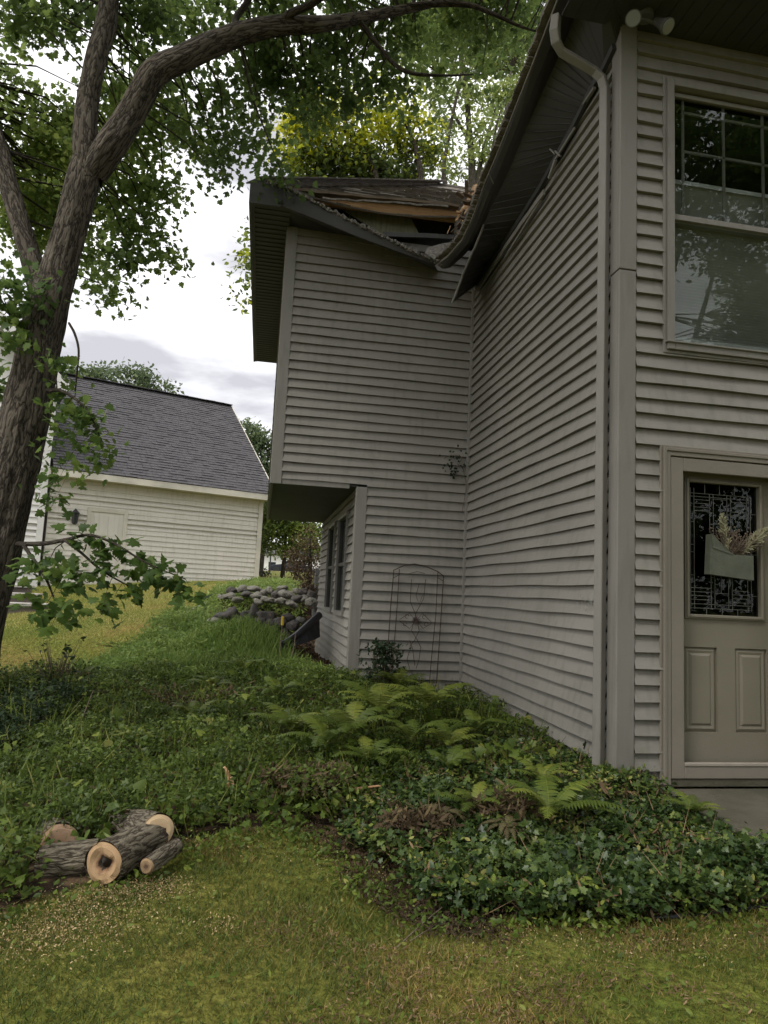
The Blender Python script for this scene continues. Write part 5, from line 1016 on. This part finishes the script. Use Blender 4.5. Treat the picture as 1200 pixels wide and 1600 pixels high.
inbed = lambda x, y: inpoly(x+.04*snoise(x, y, 9), y+.05*snoise(y, x, 8), BED) | ((x > .15) & (y > -.93))
def tone1(x, y):
    dry = snoise(x, y, 1.3, 3)+.45*snoise(x, y, 5.2, 1)+.35*(x+1.4)
    return .50+.26*dry+.18*RNG.normal(size=len(x))
NEARL = [(-5.5, -1.6), (-3.2, -1.0), (-2.6, -.4), (-2.0, -.15), (-1.5, -.7), (1.2, -1.1), (1.3, -3.0), (-4.5, -3.0)]
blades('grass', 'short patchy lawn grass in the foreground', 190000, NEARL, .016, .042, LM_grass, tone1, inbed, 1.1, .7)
blades('grass', 'longer lush grass tufts at the bottom left of the lawn', 9000, [(-3.1, -1.5), (-2.2, -.5), (-1.8, -.7), (-1.7, -2.3), (-2.9, -2.5)], .03, .06, LM_grass, lambda x, y: .35+.15*RNG.normal(size=len(x)), inbed, .8, .8)
cover('clover', 'small clover leaves among the foreground grass', 'clover', 5000, NEARL, SIMPLE, .018, .02, LM_weed, .6, 1., ex=inbed, lo=.01)
cover('thatch', 'dry brown thatch showing through the foreground grass', 'thatch', 26000, NEARL, NARROW, .016, .010, LM_dead, .7, 1., ex=lambda x, y: inbed(x, y) | (snoise(x, y, 1.3, 3)+.45*snoise(x, y, 5.2, 1)+.35*(x+1.4) < .15), lo=.006)
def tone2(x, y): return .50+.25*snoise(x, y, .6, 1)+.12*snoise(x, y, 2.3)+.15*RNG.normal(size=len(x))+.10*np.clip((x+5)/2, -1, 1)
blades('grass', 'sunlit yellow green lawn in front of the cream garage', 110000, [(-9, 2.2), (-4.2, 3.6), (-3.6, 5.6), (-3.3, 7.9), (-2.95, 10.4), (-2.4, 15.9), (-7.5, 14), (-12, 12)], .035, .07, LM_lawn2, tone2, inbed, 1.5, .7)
blades('long_grass', 'arching long leaved grass tufts on the bank under the boulders', 7000, [(-3.2, 3.6), (-1.6, 3.5), (-1.9, 5.2), (-2.9, 5.5)], .14, .34, LM_light, lambda x, y: .45+.2*RNG.normal(size=len(x)), INHOUSE, .7, .5)
blades('long_grass', 'thin grass stems sticking out of the bed weeds', 5000, MAIN, .16, .34, LM_weed, lambda x, y: .7+.2*RNG.normal(size=len(x)), INHOUSE, .5, .4)
def chips(label, px, py, rx, ry, n, s=.007):
    c = hitg(px, py); x = c[0]+rx*RNG.normal(size=n); y = c[1]+ry*RNG.normal(size=n); return np.stack([x, y, gz(x, y)+.006+.02*RNG.random(n)], 1)
P_ = np.concatenate([chips('', 130, 1440, .16, .10, 2600), chips('', 240, 1392, .10, .05, 1500), chips('', 60, 1480, .16, .1, 1300), chips('', 150, 1405, .12, .05, 900), chips('', 520, 1318, .08, .08, 900), chips('', 400, 1330, .2, .08, 400), chips('', 340, 1450, .05, .05, 250), chips('', 950, 1480, .3, .12, 900), chips('', 760, 1460, .12, .04, 350), chips('', 560, 1365, .14, .05, 500)])
n = len(P_); tag(scatter('sawdust', CHIP, P_, rndframes(n, .7), .003+.007*RNG.random(n)**2, LM_chip, RNG.random(n)), 'pale sawdust and wood chips scattered on the grass near the logs', 'sawdust', kind='stuff')

# ------------------------------------------------------------------ ferns
def fern_mesh(nf, ln0, seed, w_=.21, arch=.50, tone=.5, spread=1., brown=0):
    rs = np.random.default_rng(seed); V = []; Fc = []; T = []
    def addp(vs, fs, t):
        b = len(V); V.extend([tuple(p) for p in vs]); Fc.extend([tuple(b+i for i in f) for f in fs]); T.extend([t]*len(fs))
    for k in range(nf):
        a = 2*math.pi*k/nf+rs.uniform(-.35, .35); l_ = ln0*rs.uniform(.65, 1.1); el = rs.uniform(.75, 1.2)*(1.5-.5*spread); dirh = np.array([math.cos(a), math.sin(a), 0]); side = np.array([-math.sin(a), math.cos(a), 0]); tt = np.clip(tone+rs.normal()*.15, 0, 1); N_ = 24; pts = []
        tw = rs.uniform(-.4, .4)
        for i in range(N_+1):
            s_ = i/N_; pts.append(dirh*l_*(s_*math.cos(el)+.25*s_*s_)+np.array([0, 0, 1])*l_*(s_*math.sin(el)-arch*s_**2.2)+side*.06*l_*tw*s_*s_)
        for i in range(N_):
            p, q = np.array(pts[i]), np.array(pts[i+1]); d = q-p; r_ = .0028*(1-i/N_)+.0008
            addp([p-side*r_, p+side*r_, q+side*r_, q-side*r_], [(0, 1, 2, 3)], min(1, tt+.25))
            if i < 3: continue
            dn = d/np.linalg.norm(d); s_ = i/N_; wl_ = l_*w_*math.sin(math.pi*min(1, (s_-.08)**.7))*(1-.15*s_)
            nn_ = np.cross(dn, side)
            for sg in (-1, 1):
                dv = side*sg*math.cos(.35)+dn*math.sin(.35)+np.array([0, 0, -1])*rs.uniform(.05, .3)-nn_*.0; L_ = wl_*rs.uniform(.85, 1.1); wdt = .008+.015*l_; t2 = np.clip(tt+rs.normal()*.07, 0, 1)
                a0 = p; m1 = p+dv*L_*.35; m2 = p+dv*L_*.7+np.array([0, 0, -.02*L_]); e_ = p+dv*L_+np.array([0, 0, -.12*L_])+dn*.05*L_
                addp([a0-dn*wdt*.5, a0+dn*wdt*.5, m1+dn*wdt*.62, m1-dn*wdt*.62, m2+dn*wdt*.42, m2-dn*wdt*.42, e_], [(0, 1, 2, 3), (3, 2, 4, 5), (5, 4, 6)], t2)
    me = bpy.data.meshes.new('fern_fronds'); me.from_pydata(V, [], Fc); me.update(); at_ = me.attributes.new('rnd', 'FLOAT', 'FACE'); at_.data.foreach_set('value', np.array(T, np.float32)); return me
LM_fdead = leafmat('dead_fern_frond', [(0, (.035, .026, .012)), (.5, (.075, .06, .025)), (1, (.15, .14, .05))], .8, .2)
FT_ = [fern_mesh(9, .50, 1), fern_mesh(7, .46, 2, arch=.55), fern_mesh(8, .52, 3, tone=.75), fern_mesh(6, .42, 4, tone=.35, arch=.5), fern_mesh(15, .36, 5, w_=.13, tone=.45, arch=1.0)]
for me in FT_[:4]: me.materials.append(LM_fern)
FT_[4].materials.append(LM_fdead)
FERNS = [ # px, py of base, mesh, scale, label
 (590, 1165, 2, 1.0, 'tall yellow green fern at the middle of the bed below the trellis'),
 (665, 1150, 2, .95, 'bright yellow green fern nearest the inner corner of the walls'),
 (545, 1195, 0, .85, 'light green fern left of the tall yellow green fern'),
 (505, 1215, 1, .85, 'olive fern with long drooping fronds above the dead clump'),
 (480, 1262, 4, .85, 'collapsed brown dead fern at the lawn edge in the middle'),
 (640, 1200, 3, .75, 'dark green fern low in the middle of the bed'),
 (845, 1255, 2, .52, 'upright yellow green fern in front of the side wall near the downspout'),
 (858, 1330, 0, .72, 'large bright drooping fern in the ivy nearest the camera'),
 (1085, 1300, 0, .38, 'small fern leaning over the corner of the concrete slab'),
 (790, 1340, 4, .55, 'yellow brown wilted fern left of the large drooping fern'),
 (740, 1180, 1, .7, 'green fern close to the foot of the side wall'),
 (205, 1190, 2, .5, 'lone yellowish fern in the weeds above the logs'),
 (450, 1180, 0, .7, 'small fern with a pale frond tip in the left middle of the bed'),
 (700, 1240, 3, .6, 'dark fern in the ivy between side wall and lawn'),
 (430, 1120, 1, .75, 'fern on the bank left of the wing corner'),
 (620, 1100, 0, .7, 'fern touching the wing wall beside the trellis foot'),
 (380, 1075, 3, .7, 'green fern high on the bank among feathery weeds'),
 (575, 1230, 0, .6, 'light fern spraying over the weeds just right of the dead clump'),
 (700, 1200, 2, .6, 'yellowish fern halfway between the trellis and the ivy'),
 (915, 1300, 1, .42, 'small fern in the ivy right of the large drooping fern'),
 (520, 1250, 4, .75, 'second brown dead fern just right of the collapsed one'),
 (690, 1320, 4, .6, 'wilted brown fern at the edge of the dug up soil'),
 (300, 1150, 0, .55, 'small fern alone in the weeds at the middle left of the bank'),
 (330, 1100, 1, .6, 'fern on the upper left bank below the pale boulder'),
 (740, 1300, 0, .5, 'yellow green fern frond lying over the ivy edge left of the large one')]
for i, (px, py, k, sc, lab) in enumerate(FERNS):
    p = hitg(px, py); o = bpy.data.objects.new('fern' if k != 4 else 'dead_fern', FT_[k]); o.location = (p[0], p[1], p[2]+(.24*sc if k != 4 else .14)); o.rotation_euler = (0, 0, i*1.7); sc *= 1.08; o.scale = (sc, sc, sc*(1 if k != 4 else .85)); col.objects.link(o); tag(o, lab, 'fern', 'ferns in the planting bed')

# broad leaved plants
def leafy(name, label, cat, px, py, n, size, r, h, tmpl, mat, tone=.5, up=1., stem=True, dp=0):
    p = hitg(px, py); x = p[0]+r*RNG.normal(size=n)*.5; y = p[1]+r*RNG.normal(size=n)*.5; z = p[2]+h*(.35+.65*RNG.random(n)); root = tag(empty(name, tuple(p)), label, cat)
    scatter('leaves', tmpl, np.stack([x, y, z], 1), rndframes(n, up, .4), size*(.6+.7*RNG.random(n)), mat, np.clip(tone+.15*RNG.normal(size=n), 0, 1), root, origin=tuple(p))
    b = MB()
    for i in range(0, n, max(1, n//30)): b.tube([(p[0]+(x[i]-p[0])*.15, p[1]+(y[i]-p[1])*.15, p[2]-.02), (p[0]+(x[i]-p[0])*.5, p[1]+(y[i]-p[1])*.5, (p[2]+z[i])/2+.02), (x[i], y[i], z[i])], [.004, .003, .0015], 4)
    b.build('stems', MT['oldwood'] if up < .8 else LM_light, root); return root
leafy('broadleaf_plant', 'plant with large smooth green leaves between the two tallest ferns', 'plant', 665, 1145, 16, .13, .2, .22, HEART, LM_weed, .6)
leafy('broadleaf_plant', 'two large green leaves at the foot of the inner wall corner', 'plant', 735, 1125, 10, .12, .22, .16, HEART, LM_weed, .5)
leafy('broadleaf_plant', 'leafy green vine sprawl in front of the side wall', 'plant', 790, 1215, 70, .07, .32, .22, IVY, LM_weed, .55)
leafy('broadleaf_plant', 'light green three lobed leaves above the dug up soil', 'plant', 615, 1280, 14, .075, .14, .14, HEART, LM_weed, .8)
leafy('ivy_clump', 'dark ivy clump climbing at the foot of the door casing', 'ivy', 1015, 1225, 90, .055, .13, .20, IVY, LM_ivy, .3, .3)
leafy('ivy_clump', 'near black ivy clump at the foot of the downspout', 'ivy', 938, 1215, 80, .05, .11, .22, IVY, LM_ivy, .12, .3)
leafy('evergreen_shrub', 'small dark upright shrub against the wing wall left of the trellis', 'shrub', 596, 1092, 700, .045, .17, .56, SIMPLE, LM_dark, .35, .5)
leafy('sapling', 'thin weedy sapling with few leaves in front of the lawn below the maple', 'sapling', 85, 1090, 42, .055, .22, .55, SIMPLE, LM_dark, .5, .6)
leafy('sapling', 'low twiggy sapling with pointed leaves right of the maple base', 'sapling', 112, 1085, 40, .06, .3, .30, SIMPLE, LM_dark, .7, .9)
leafy('sapling', 'tiny bright leaved seedling at the lawn border stones', 'sapling', 195, 1015, 60, .05, .3, .10, SIMPLE, LM_bright, .6, .9)
leafy('dry_leaf_twig', 'twig of tan dry oak leaves lying on the ivy near the corner post', 'twig', 940, 1275, 16, .085, .11, .16, MAPLE, LM_dead, .95, .5)
leafy('log_sprig', 'green leafy sprig in front of the stacked logs', 'sprig', 135, 1362, 9, .06, .12, .15, HEART, LM_weed, .6, .8)
leafy('log_sprig', 'dark green sprig growing between the logs', 'sprig', 128, 1318, 10, .05, .04, .12, SIMPLE, LM_weed, .3, .6)

# vine hanging at the inner corner of the walls
v0 = at(712, 712, L-.06+3.9948); vn = tag(empty('climbing_vine', tuple(v0)), 'scrap of dark vine clinging to the wing siding near the inner corner', 'vine')
b = MB(); A_ = [at(x, y, L-.05+3.9948) for x, y in [(726, 716), (712, 711), (700, 713), (694, 716)]]; b.tube(A_, .004, 5); A_ = [at(x, y, L-.05+3.9948) for x, y in [(724, 712), (716, 728), (709, 745)]]; b.tube(A_, .004, 5); b.tube([at(x, y, L-.05+3.9948) for x, y in [(723, 728), (729, 760), (722, 800)]], .003, 5); b.build('stem', MT['oldwood'], vn)
q_ = np.array([at(705+RNG.normal()*9+6, 722+RNG.normal()*9, L-.06+3.9948-RNG.random()*.05) for _ in range(46)]+[at(709+RNG.normal()*3, 738+RNG.normal()*6, L-.06+3.9948) for _ in range(14)])
scatter('leaves', IVY, q_, frames(len(q_), RNG.normal(size=(len(q_), 3))+np.array([0, -1.5, .3]), RNG.normal(size=(len(q_), 3))-np.array([0, 0, 1])), .028, LM_dark, RNG.random(len(q_))*.5, vn, origin=tuple(v0))

# ------------------------------------------------------------------ rocks
def rock_mesh(seed, sub=3, rough=.34):
    import bmesh
    bm = bmesh.new(); bmesh.ops.create_icosphere(bm, subdivisions=sub, radius=1)
    for v in bm.verts:
        q = v.co*1.1+Vector((seed*7.1, seed*3.3, seed)); f = 1+rough*mnoise.noise(q)*1.6+rough*.5*mnoise.noise(q*2.6)+rough*.15*mnoise.noise(q*8)
        v.co = v.co*f; v.co.z = max(v.co.z, -.7)
    me = bpy.data.meshes.new('rock'); bm.to_mesh(me); bm.free(); me.polygons.foreach_set('use_smooth', [True]*len(me.polygons)); return me
def rock(px, py, wpx, hpx, d, mat, label, group, seed, name='boulder'):
    p = at(px, py, d); k = d*1.03/F_PX; me = rock_mesh(seed); me.materials.append(mat); o = bpy.data.objects.new(name, me); o.location = tuple(p); o.scale = (wpx*k/2*1.05, wpx*k/2*.9, hpx*k/2*1.15); o.rotation_euler = (U(-.15, .15), U(-.25, .25), U(-.5, .5)); col.objects.link(o); tag(o, label, 'rock', group)
LOW = [(332,982,36,24,'large pale grey boulder at the left end of the lower boulder row',0),(359,964,36,20,'long dark boulder on top of the lower row near its left end',1),(337,967,12,10,'small dark stone above the large pale boulder',1),(384,965,20,16,'brown boulder in the middle of the lower row top',1),(397,960,17,24,'upright reddish brown boulder in the lower row',2),(417,964,28,18,'dark grey boulder right of the upright reddish one',1),(367,980,20,15,'mossy stone wedged under the long dark boulder',0),(386,979,24,17,'grey stone at the foot of the lower row middle',0),(407,975,18,17,'greenish stone under the dark grey boulder',1),(423,975,13,11,'small dark stone in a gap of the lower row',1),(450,966,20,13,'flat brown stone behind the yellow marker',2),(439,974,20,15,'reddish stone just below the yellow marker',2),(458,978,19,17,'dark brown stone above the black drain edging',1),(446,992,18,18,'lowest dark stone left of the black drain edging',1),(432,985,14,14,'small dark stone at the bottom of the lower row',1),(470,970,14,10,'thin grey stone at the right end of the lower row',0)]
for i, (x, y, w_, h_, lab, k) in enumerate(LOW): rock(x, y, w_, h_, 9.7+.012*(x-330)/10*-3+(.0 if y > 970 else .15), [MT['rock'], MT['rockdark'], MT['rockdark']][k], lab, 'lower row of boulders', i+1)
UPR = [(362,924,14,10),(377,921,18,10),(398,921,20,10),(358,932,20,9),(385,929,17,9),(402,932,20,10),(412,928,11,13),(421,924,12,12),(432,930,15,12),(442,920,16,9),(447,930,22,13),(464,924,12,10),(474,926,15,11),(485,920,14,11),(419,938,20,9),(440,940,22,10),(462,937,19,12),(475,937,15,10),(486,941,15,13),(455,944,16,9),(486,930,14,11),(371,938,16,8),(404,941,14,8),(347,934,14,8)]
ORD = ['first', 'second', 'third', 'fourth', 'fifth', 'sixth', 'seventh', 'eighth', 'ninth', 'tenth', 'eleventh', 'twelfth', 'thirteenth', 'fourteenth', 'fifteenth', 'sixteenth', 'seventeenth', 'eighteenth', 'nineteenth', 'twentieth', 'twenty first', 'twenty second']
ROWS = {0: 'top', 1: 'middle', 2: 'bottom'}; rowof = lambda y: 0 if y < 927 else (1 if y < 934 else 2)
for i, (x, y, w_, h_) in enumerate(UPR): rock(x, y, w_, h_, 12.4-.03*(y-920), MT['rock'] if i % 4 else MT['rockdark'], '%s rounded grey fieldstone from the left in the %s course of the upper stone row' % (ORD[sum(1 for u in UPR if rowof(u[1]) == rowof(y) and u[0] < x)], ROWS[rowof(y)]), 'upper row of fieldstones', i+30, 'fieldstone')
for i in range(22):
    t = i/21; x = 232+t*128-14*math.sin(t*3.1); y = 1002-t*74+U(-2, 2); p = hitg(x, y); d = p[1]-CAM[1]; rock(x, y, 13-4*t, 7-2*t, d, MT['palestone'], '%s pale flat edging stone counted uphill along the curved lawn border' % ORD[i], 'pale lawn border stones', i+70, 'edging_stone')
# block pillar behind the wing, black drain edging, marker
bp = at(494, 960, 12.2); bl = tag(empty('block_pillar', tuple(bp)), 'grey concrete block pillar just behind the wing wall', 'pillar')
for k in range(6):
    b = MB(); o_ = .012*(k % 2); b.box((bp[0]-.07+o_, bp[1], bp[2]-.05+k*.145), (bp[0]+.3, bp[1]+.3, bp[2]+.085+k*.145)); b.build('block', MT['block'], bl, bevel=.01)
b = MB(); A_ = [at(x, y, d) for x, y, d in [(430, 1010, 8.7), (446, 1004, 8.8), (462, 994, 8.9), (478, 980, 9.0), (490, 969, 9.1), (499, 961, 9.2)]]; B_ = [at(x, y, d) for x, y, d in [(436, 1018, 8.6), (450, 1013, 8.7), (466, 1008, 8.8), (482, 1003, 8.9), (493, 999, 9.0), (500, 995, 9.1)]]
b.slab(A_, B_, (0, .02, 0)); b.tube(A_, [.03, .04, .045, .05, .05, .05], 10); tag(b.build('drain_edging', MT['black'], origin=tuple(A_[2]), smooth=False), 'black plastic sheet edging curving up beside the wing wall mulch', 'edging')
q0, q1 = at(441, 975, 8.4), at(436, 1030, 8.2); mk = tag(empty('garden_marker', tuple(q1)), 'yellow tipped garden stake in front of the lower boulders', 'stake')
b = MB(); b.tube([q1-UZ*.1, q0], .006, 6); b.build('stake', MT['oldwood'], mk); b = MB(); b.box(q0+np.array([-.015, -.01, -.02]), q0+np.array([.02, .012, .09])); b.build('tip', MT['yellow'], mk, bevel=.01)
q0, q1 = at(462, 988, 8.2), at(452, 1030, 8.0); b = MB(); b.tube([q1-UZ*.1, (q0+q1)/2+np.array([.02, 0, 0]), q0], [.007, .006, .004], 6); tag(b.build('stick', MT['oldwood'], origin=tuple(q1)), 'thin bare stick standing by the black drain edging', 'stick')
# lawn edging in the foreground right
b = MB(); P_ = [hitg(x, y) for x, y in [(880, 1440), (930, 1444), (990, 1440), (1050, 1437), (1110, 1431), (1160, 1425), (1230, 1415)]]; b.tube([p+np.array([0, 0, .006+.003*(i % 2)]) for i, p in enumerate(P_)], [.008, .009, .009, .010, .014, .016, .016], 8); tag(b.build('lawn_edging', MT['black'], origin=tuple(P_[0]), smooth=True), 'black round plastic lawn edging along the ivy', 'edging')

# ------------------------------------------------------------------ logs
def cutmat(name, c1, c2, heart, hs):
    mt, n, l, b = newmat(name); a = n.new('ShaderNodeAttribute'); a.attribute_name = 'cut'; sx = n.new('ShaderNodeSeparateXYZ'); l.new(a.outputs['Vector'], sx.inputs[0])
    v = n.new('ShaderNodeVectorMath'); v.operation = 'LENGTH'; l.new(a.outputs['Vector'], v.inputs[0])
    z = n.new('ShaderNodeTexNoise'); z.inputs['Scale'].default_value = 2.2; z.inputs['Detail'].default_value = 6; l.new(a.outputs['Vector'], z.inputs['Vector'])
    ad = n.new('ShaderNodeMath'); ad.operation = 'MULTIPLY_ADD'; l.new(z.outputs['Fac'], ad.inputs[0]); ad.inputs[1].default_value = .55; l.new(v.outputs['Value'], ad.inputs[2])
    sn = n.new('ShaderNodeMath'); sn.operation = 'SINE'; m_ = n.new('ShaderNodeMath'); m_.operation = 'MULTIPLY'; m_.inputs[1].default_value = 70; l.new(ad.outputs[0], m_.inputs[0]); l.new(m_.outputs[0], sn.inputs[0])
    r = n.new('ShaderNodeValToRGB'); e = r.color_ramp.elements; e[0].position = hs; e[0].color = (*heart, 1); e[1].position = hs+.06; e[1].color = (*c2, 1); x = r.color_ramp.elements.new(.8); x.color = (*c1, 1); x = r.color_ramp.elements.new(1.0); x.color = tuple(k*1.05 for k in c1)+(1,)
    l.new(ad.outputs[0], r.inputs[0]); mm = n.new('ShaderNodeMixRGB'); mm.blend_type = 'MULTIPLY'; mr = n.new('ShaderNodeMapRange'); mr.inputs[1].default_value = -1; mr.inputs[3].default_value = .86; l.new(sn.outputs[0], mr.inputs[0]); mm.inputs[0].default_value = 1
    l.new(r.outputs[0], mm.inputs[1]); l.new(mr.outputs[0], mm.inputs[2]); l.new(mm.outputs[0], b.inputs['Base Color']); b.inputs['Roughness'].default_value = .85
    bb = n.new('ShaderNodeBump'); bb.inputs['Strength'].default_value = .3; bb.inputs['Distance'].default_value = .01; l.new(z.outputs['Fac'], bb.inputs['Height']); l.new(bb.outputs[0], b.inputs['Normal']); return mt
def log(label, f, bk_, r, mat, squash=1., hollow=False):
    f = np.array(f); bk_ = np.array(bk_); root = tag(empty('log', tuple((f+bk_)/2-UZ*r)), label, 'log', 'freshly cut logs at the lawn edge'); d = (bk_-f)/np.linalg.norm(bk_-f)
    pts = [(*(f+(bk_-f)*t), r*(1+.04*math.sin(5*t))) for t in np.linspace(0, 1, 6)]; limb('bark', pts, MT['barklog'], root, 36, 5, .10)
    sx = np.cross(d, UZ); sx /= np.linalg.norm(sx); sy = np.cross(sx, d)
    for e_, c_, sg in ((f, 0, -1), (bk_, 1, 1)):
        V = [tuple(e_+d*sg*.004-np.array(root.location))]; A_ = [(0, 0, 0)]; Fc = []; K = 40
        for ring in range(1, 5):
            for j in range(K):
                a = 2*math.pi*j/K; rr_ = r*ring/4*(.955+.03*math.sin(a*3+1)); off = d*sg*(.004 if ring < 4 else -.004); dip = 0
                if hollow and e_ is f: q2 = mnoise.noise(Vector((math.cos(a)*ring*.35, math.sin(a)*ring*.35, 4))); dip = -.03*max(0, 1-ring/2.6-q2)
                V.append(tuple(e_+off+d*sg*dip+sx*math.cos(a)*rr_+sy*math.sin(a)*rr_-np.array(root.location))); A_.append((math.cos(a)*ring/4, math.sin(a)*ring/4, r*9))
        for j in range(K): Fc.append((0, 1+j, 1+(j+1) % K))
        for ring in range(3):
            for j in range(K): Fc.append((1+ring*K+j, 1+ring*K+K+j, 1+ring*K+K+(j+1) % K, 1+ring*K+(j+1) % K))
        me = bpy.data.meshes.new('cut_face'); me.from_pydata(V, [], Fc); me.update(); a = me.attributes.new('cut', 'FLOAT_VECTOR', 'POINT'); AA = np.array(A_, np.float32); AA[:, 2] = 0; a.data.foreach_set('vector', AA.ravel()); link('cut_face', me, mat, root)
CM1 = cutmat('fresh_cut_wood', (.58, .42, .25), (.52, .36, .21), (.30, .17, .085), .50); CM2 = cutmat('rotten_heart_wood', (.40, .26, .14), (.24, .13, .065), (.02, .013, .008), .60); CM3 = cutmat('reddish_cut_wood', (.34, .22, .14), (.28, .17, .10), (.22, .13, .08), .3); CM4 = cutmat('small_cut_wood', (.30, .2, .11), (.2, .12, .07), (.10, .06, .035), .5)
log('thick log with dark rotten heart in its cut face, front of the pile', at(161, 1349, 3.02), at(238, 1312, 3.34), .083, CM2, hollow=True)
log('log with a bright pale round cut face at the right of the pile', at(247, 1299, 3.30), at(190, 1288, 3.75), .075, CM1)
log('log with a dull reddish cut face at the back left of the pile', at(92, 1318, 3.35), at(70, 1302, 3.85), .085, CM3)
log('bark covered log lying behind the rotten hearted one, left end', at(68, 1350, 3.24), at(165, 1336, 3.20), .078, CM4)
log('thin branch log resting right of the pile', at(229, 1354, 3.02), at(276, 1322, 3.22), .034, CM4)

# fallen twigs
def twig(label, pts, r, mat='oldwood'):
    P_ = [hitg(x, y)+UZ*h for x, y, h in pts]; b = MB(); k = len(P_); b.tube(P_, [r*(1-.6*i/(k-1)) for i in range(k)], 6); tag(b.build('twig', MT[mat], origin=tuple(P_[0]), smooth=True), label, 'twig')
twig('long tan fern stalk bent down over the ivy edge', [(735, 1395, .15), (750, 1400, .1), (772, 1440, .02)], .004, 'lumber')
twig('reddish brown twig lying across the lawn below the ferns', [(620, 1490, .02), (655, 1460, .03), (700, 1430, .05), (740, 1420, .06), (770, 1400, .08)], .003, 'oldwood')
twig('short brown twig fanning onto the lawn', [(640, 1480, .02), (670, 1465, .03), (690, 1450, .03)], .0025)
twig('pale bare stem arching over the left weeds', [(125, 1165, .2), (140, 1140, .3), (165, 1120, .2)], .005)
twig('pale stick lying above the dug up soil in the middle', [(540, 1270, .12), (590, 1262, .12), (605, 1262, .1)], .010, 'lumber')
b = MB(); c_ = hitg(358, 1262)+UZ*.12
for k in range(5): q_ = c_+np.array([U(-.03, .03), U(-.02, .02), U(-.03, .05)]); b.beam(q_, q_+np.array([U(-.03, .03), U(-.01, .01), U(.03, .07)]), .02, .012, n=2, jit=.004)
tag(b.build('wood_chunk', MT['lumber'], origin=tuple(c_)), 'orange splintered wood chunk among the weeds right of the logs', 'wood chunk')
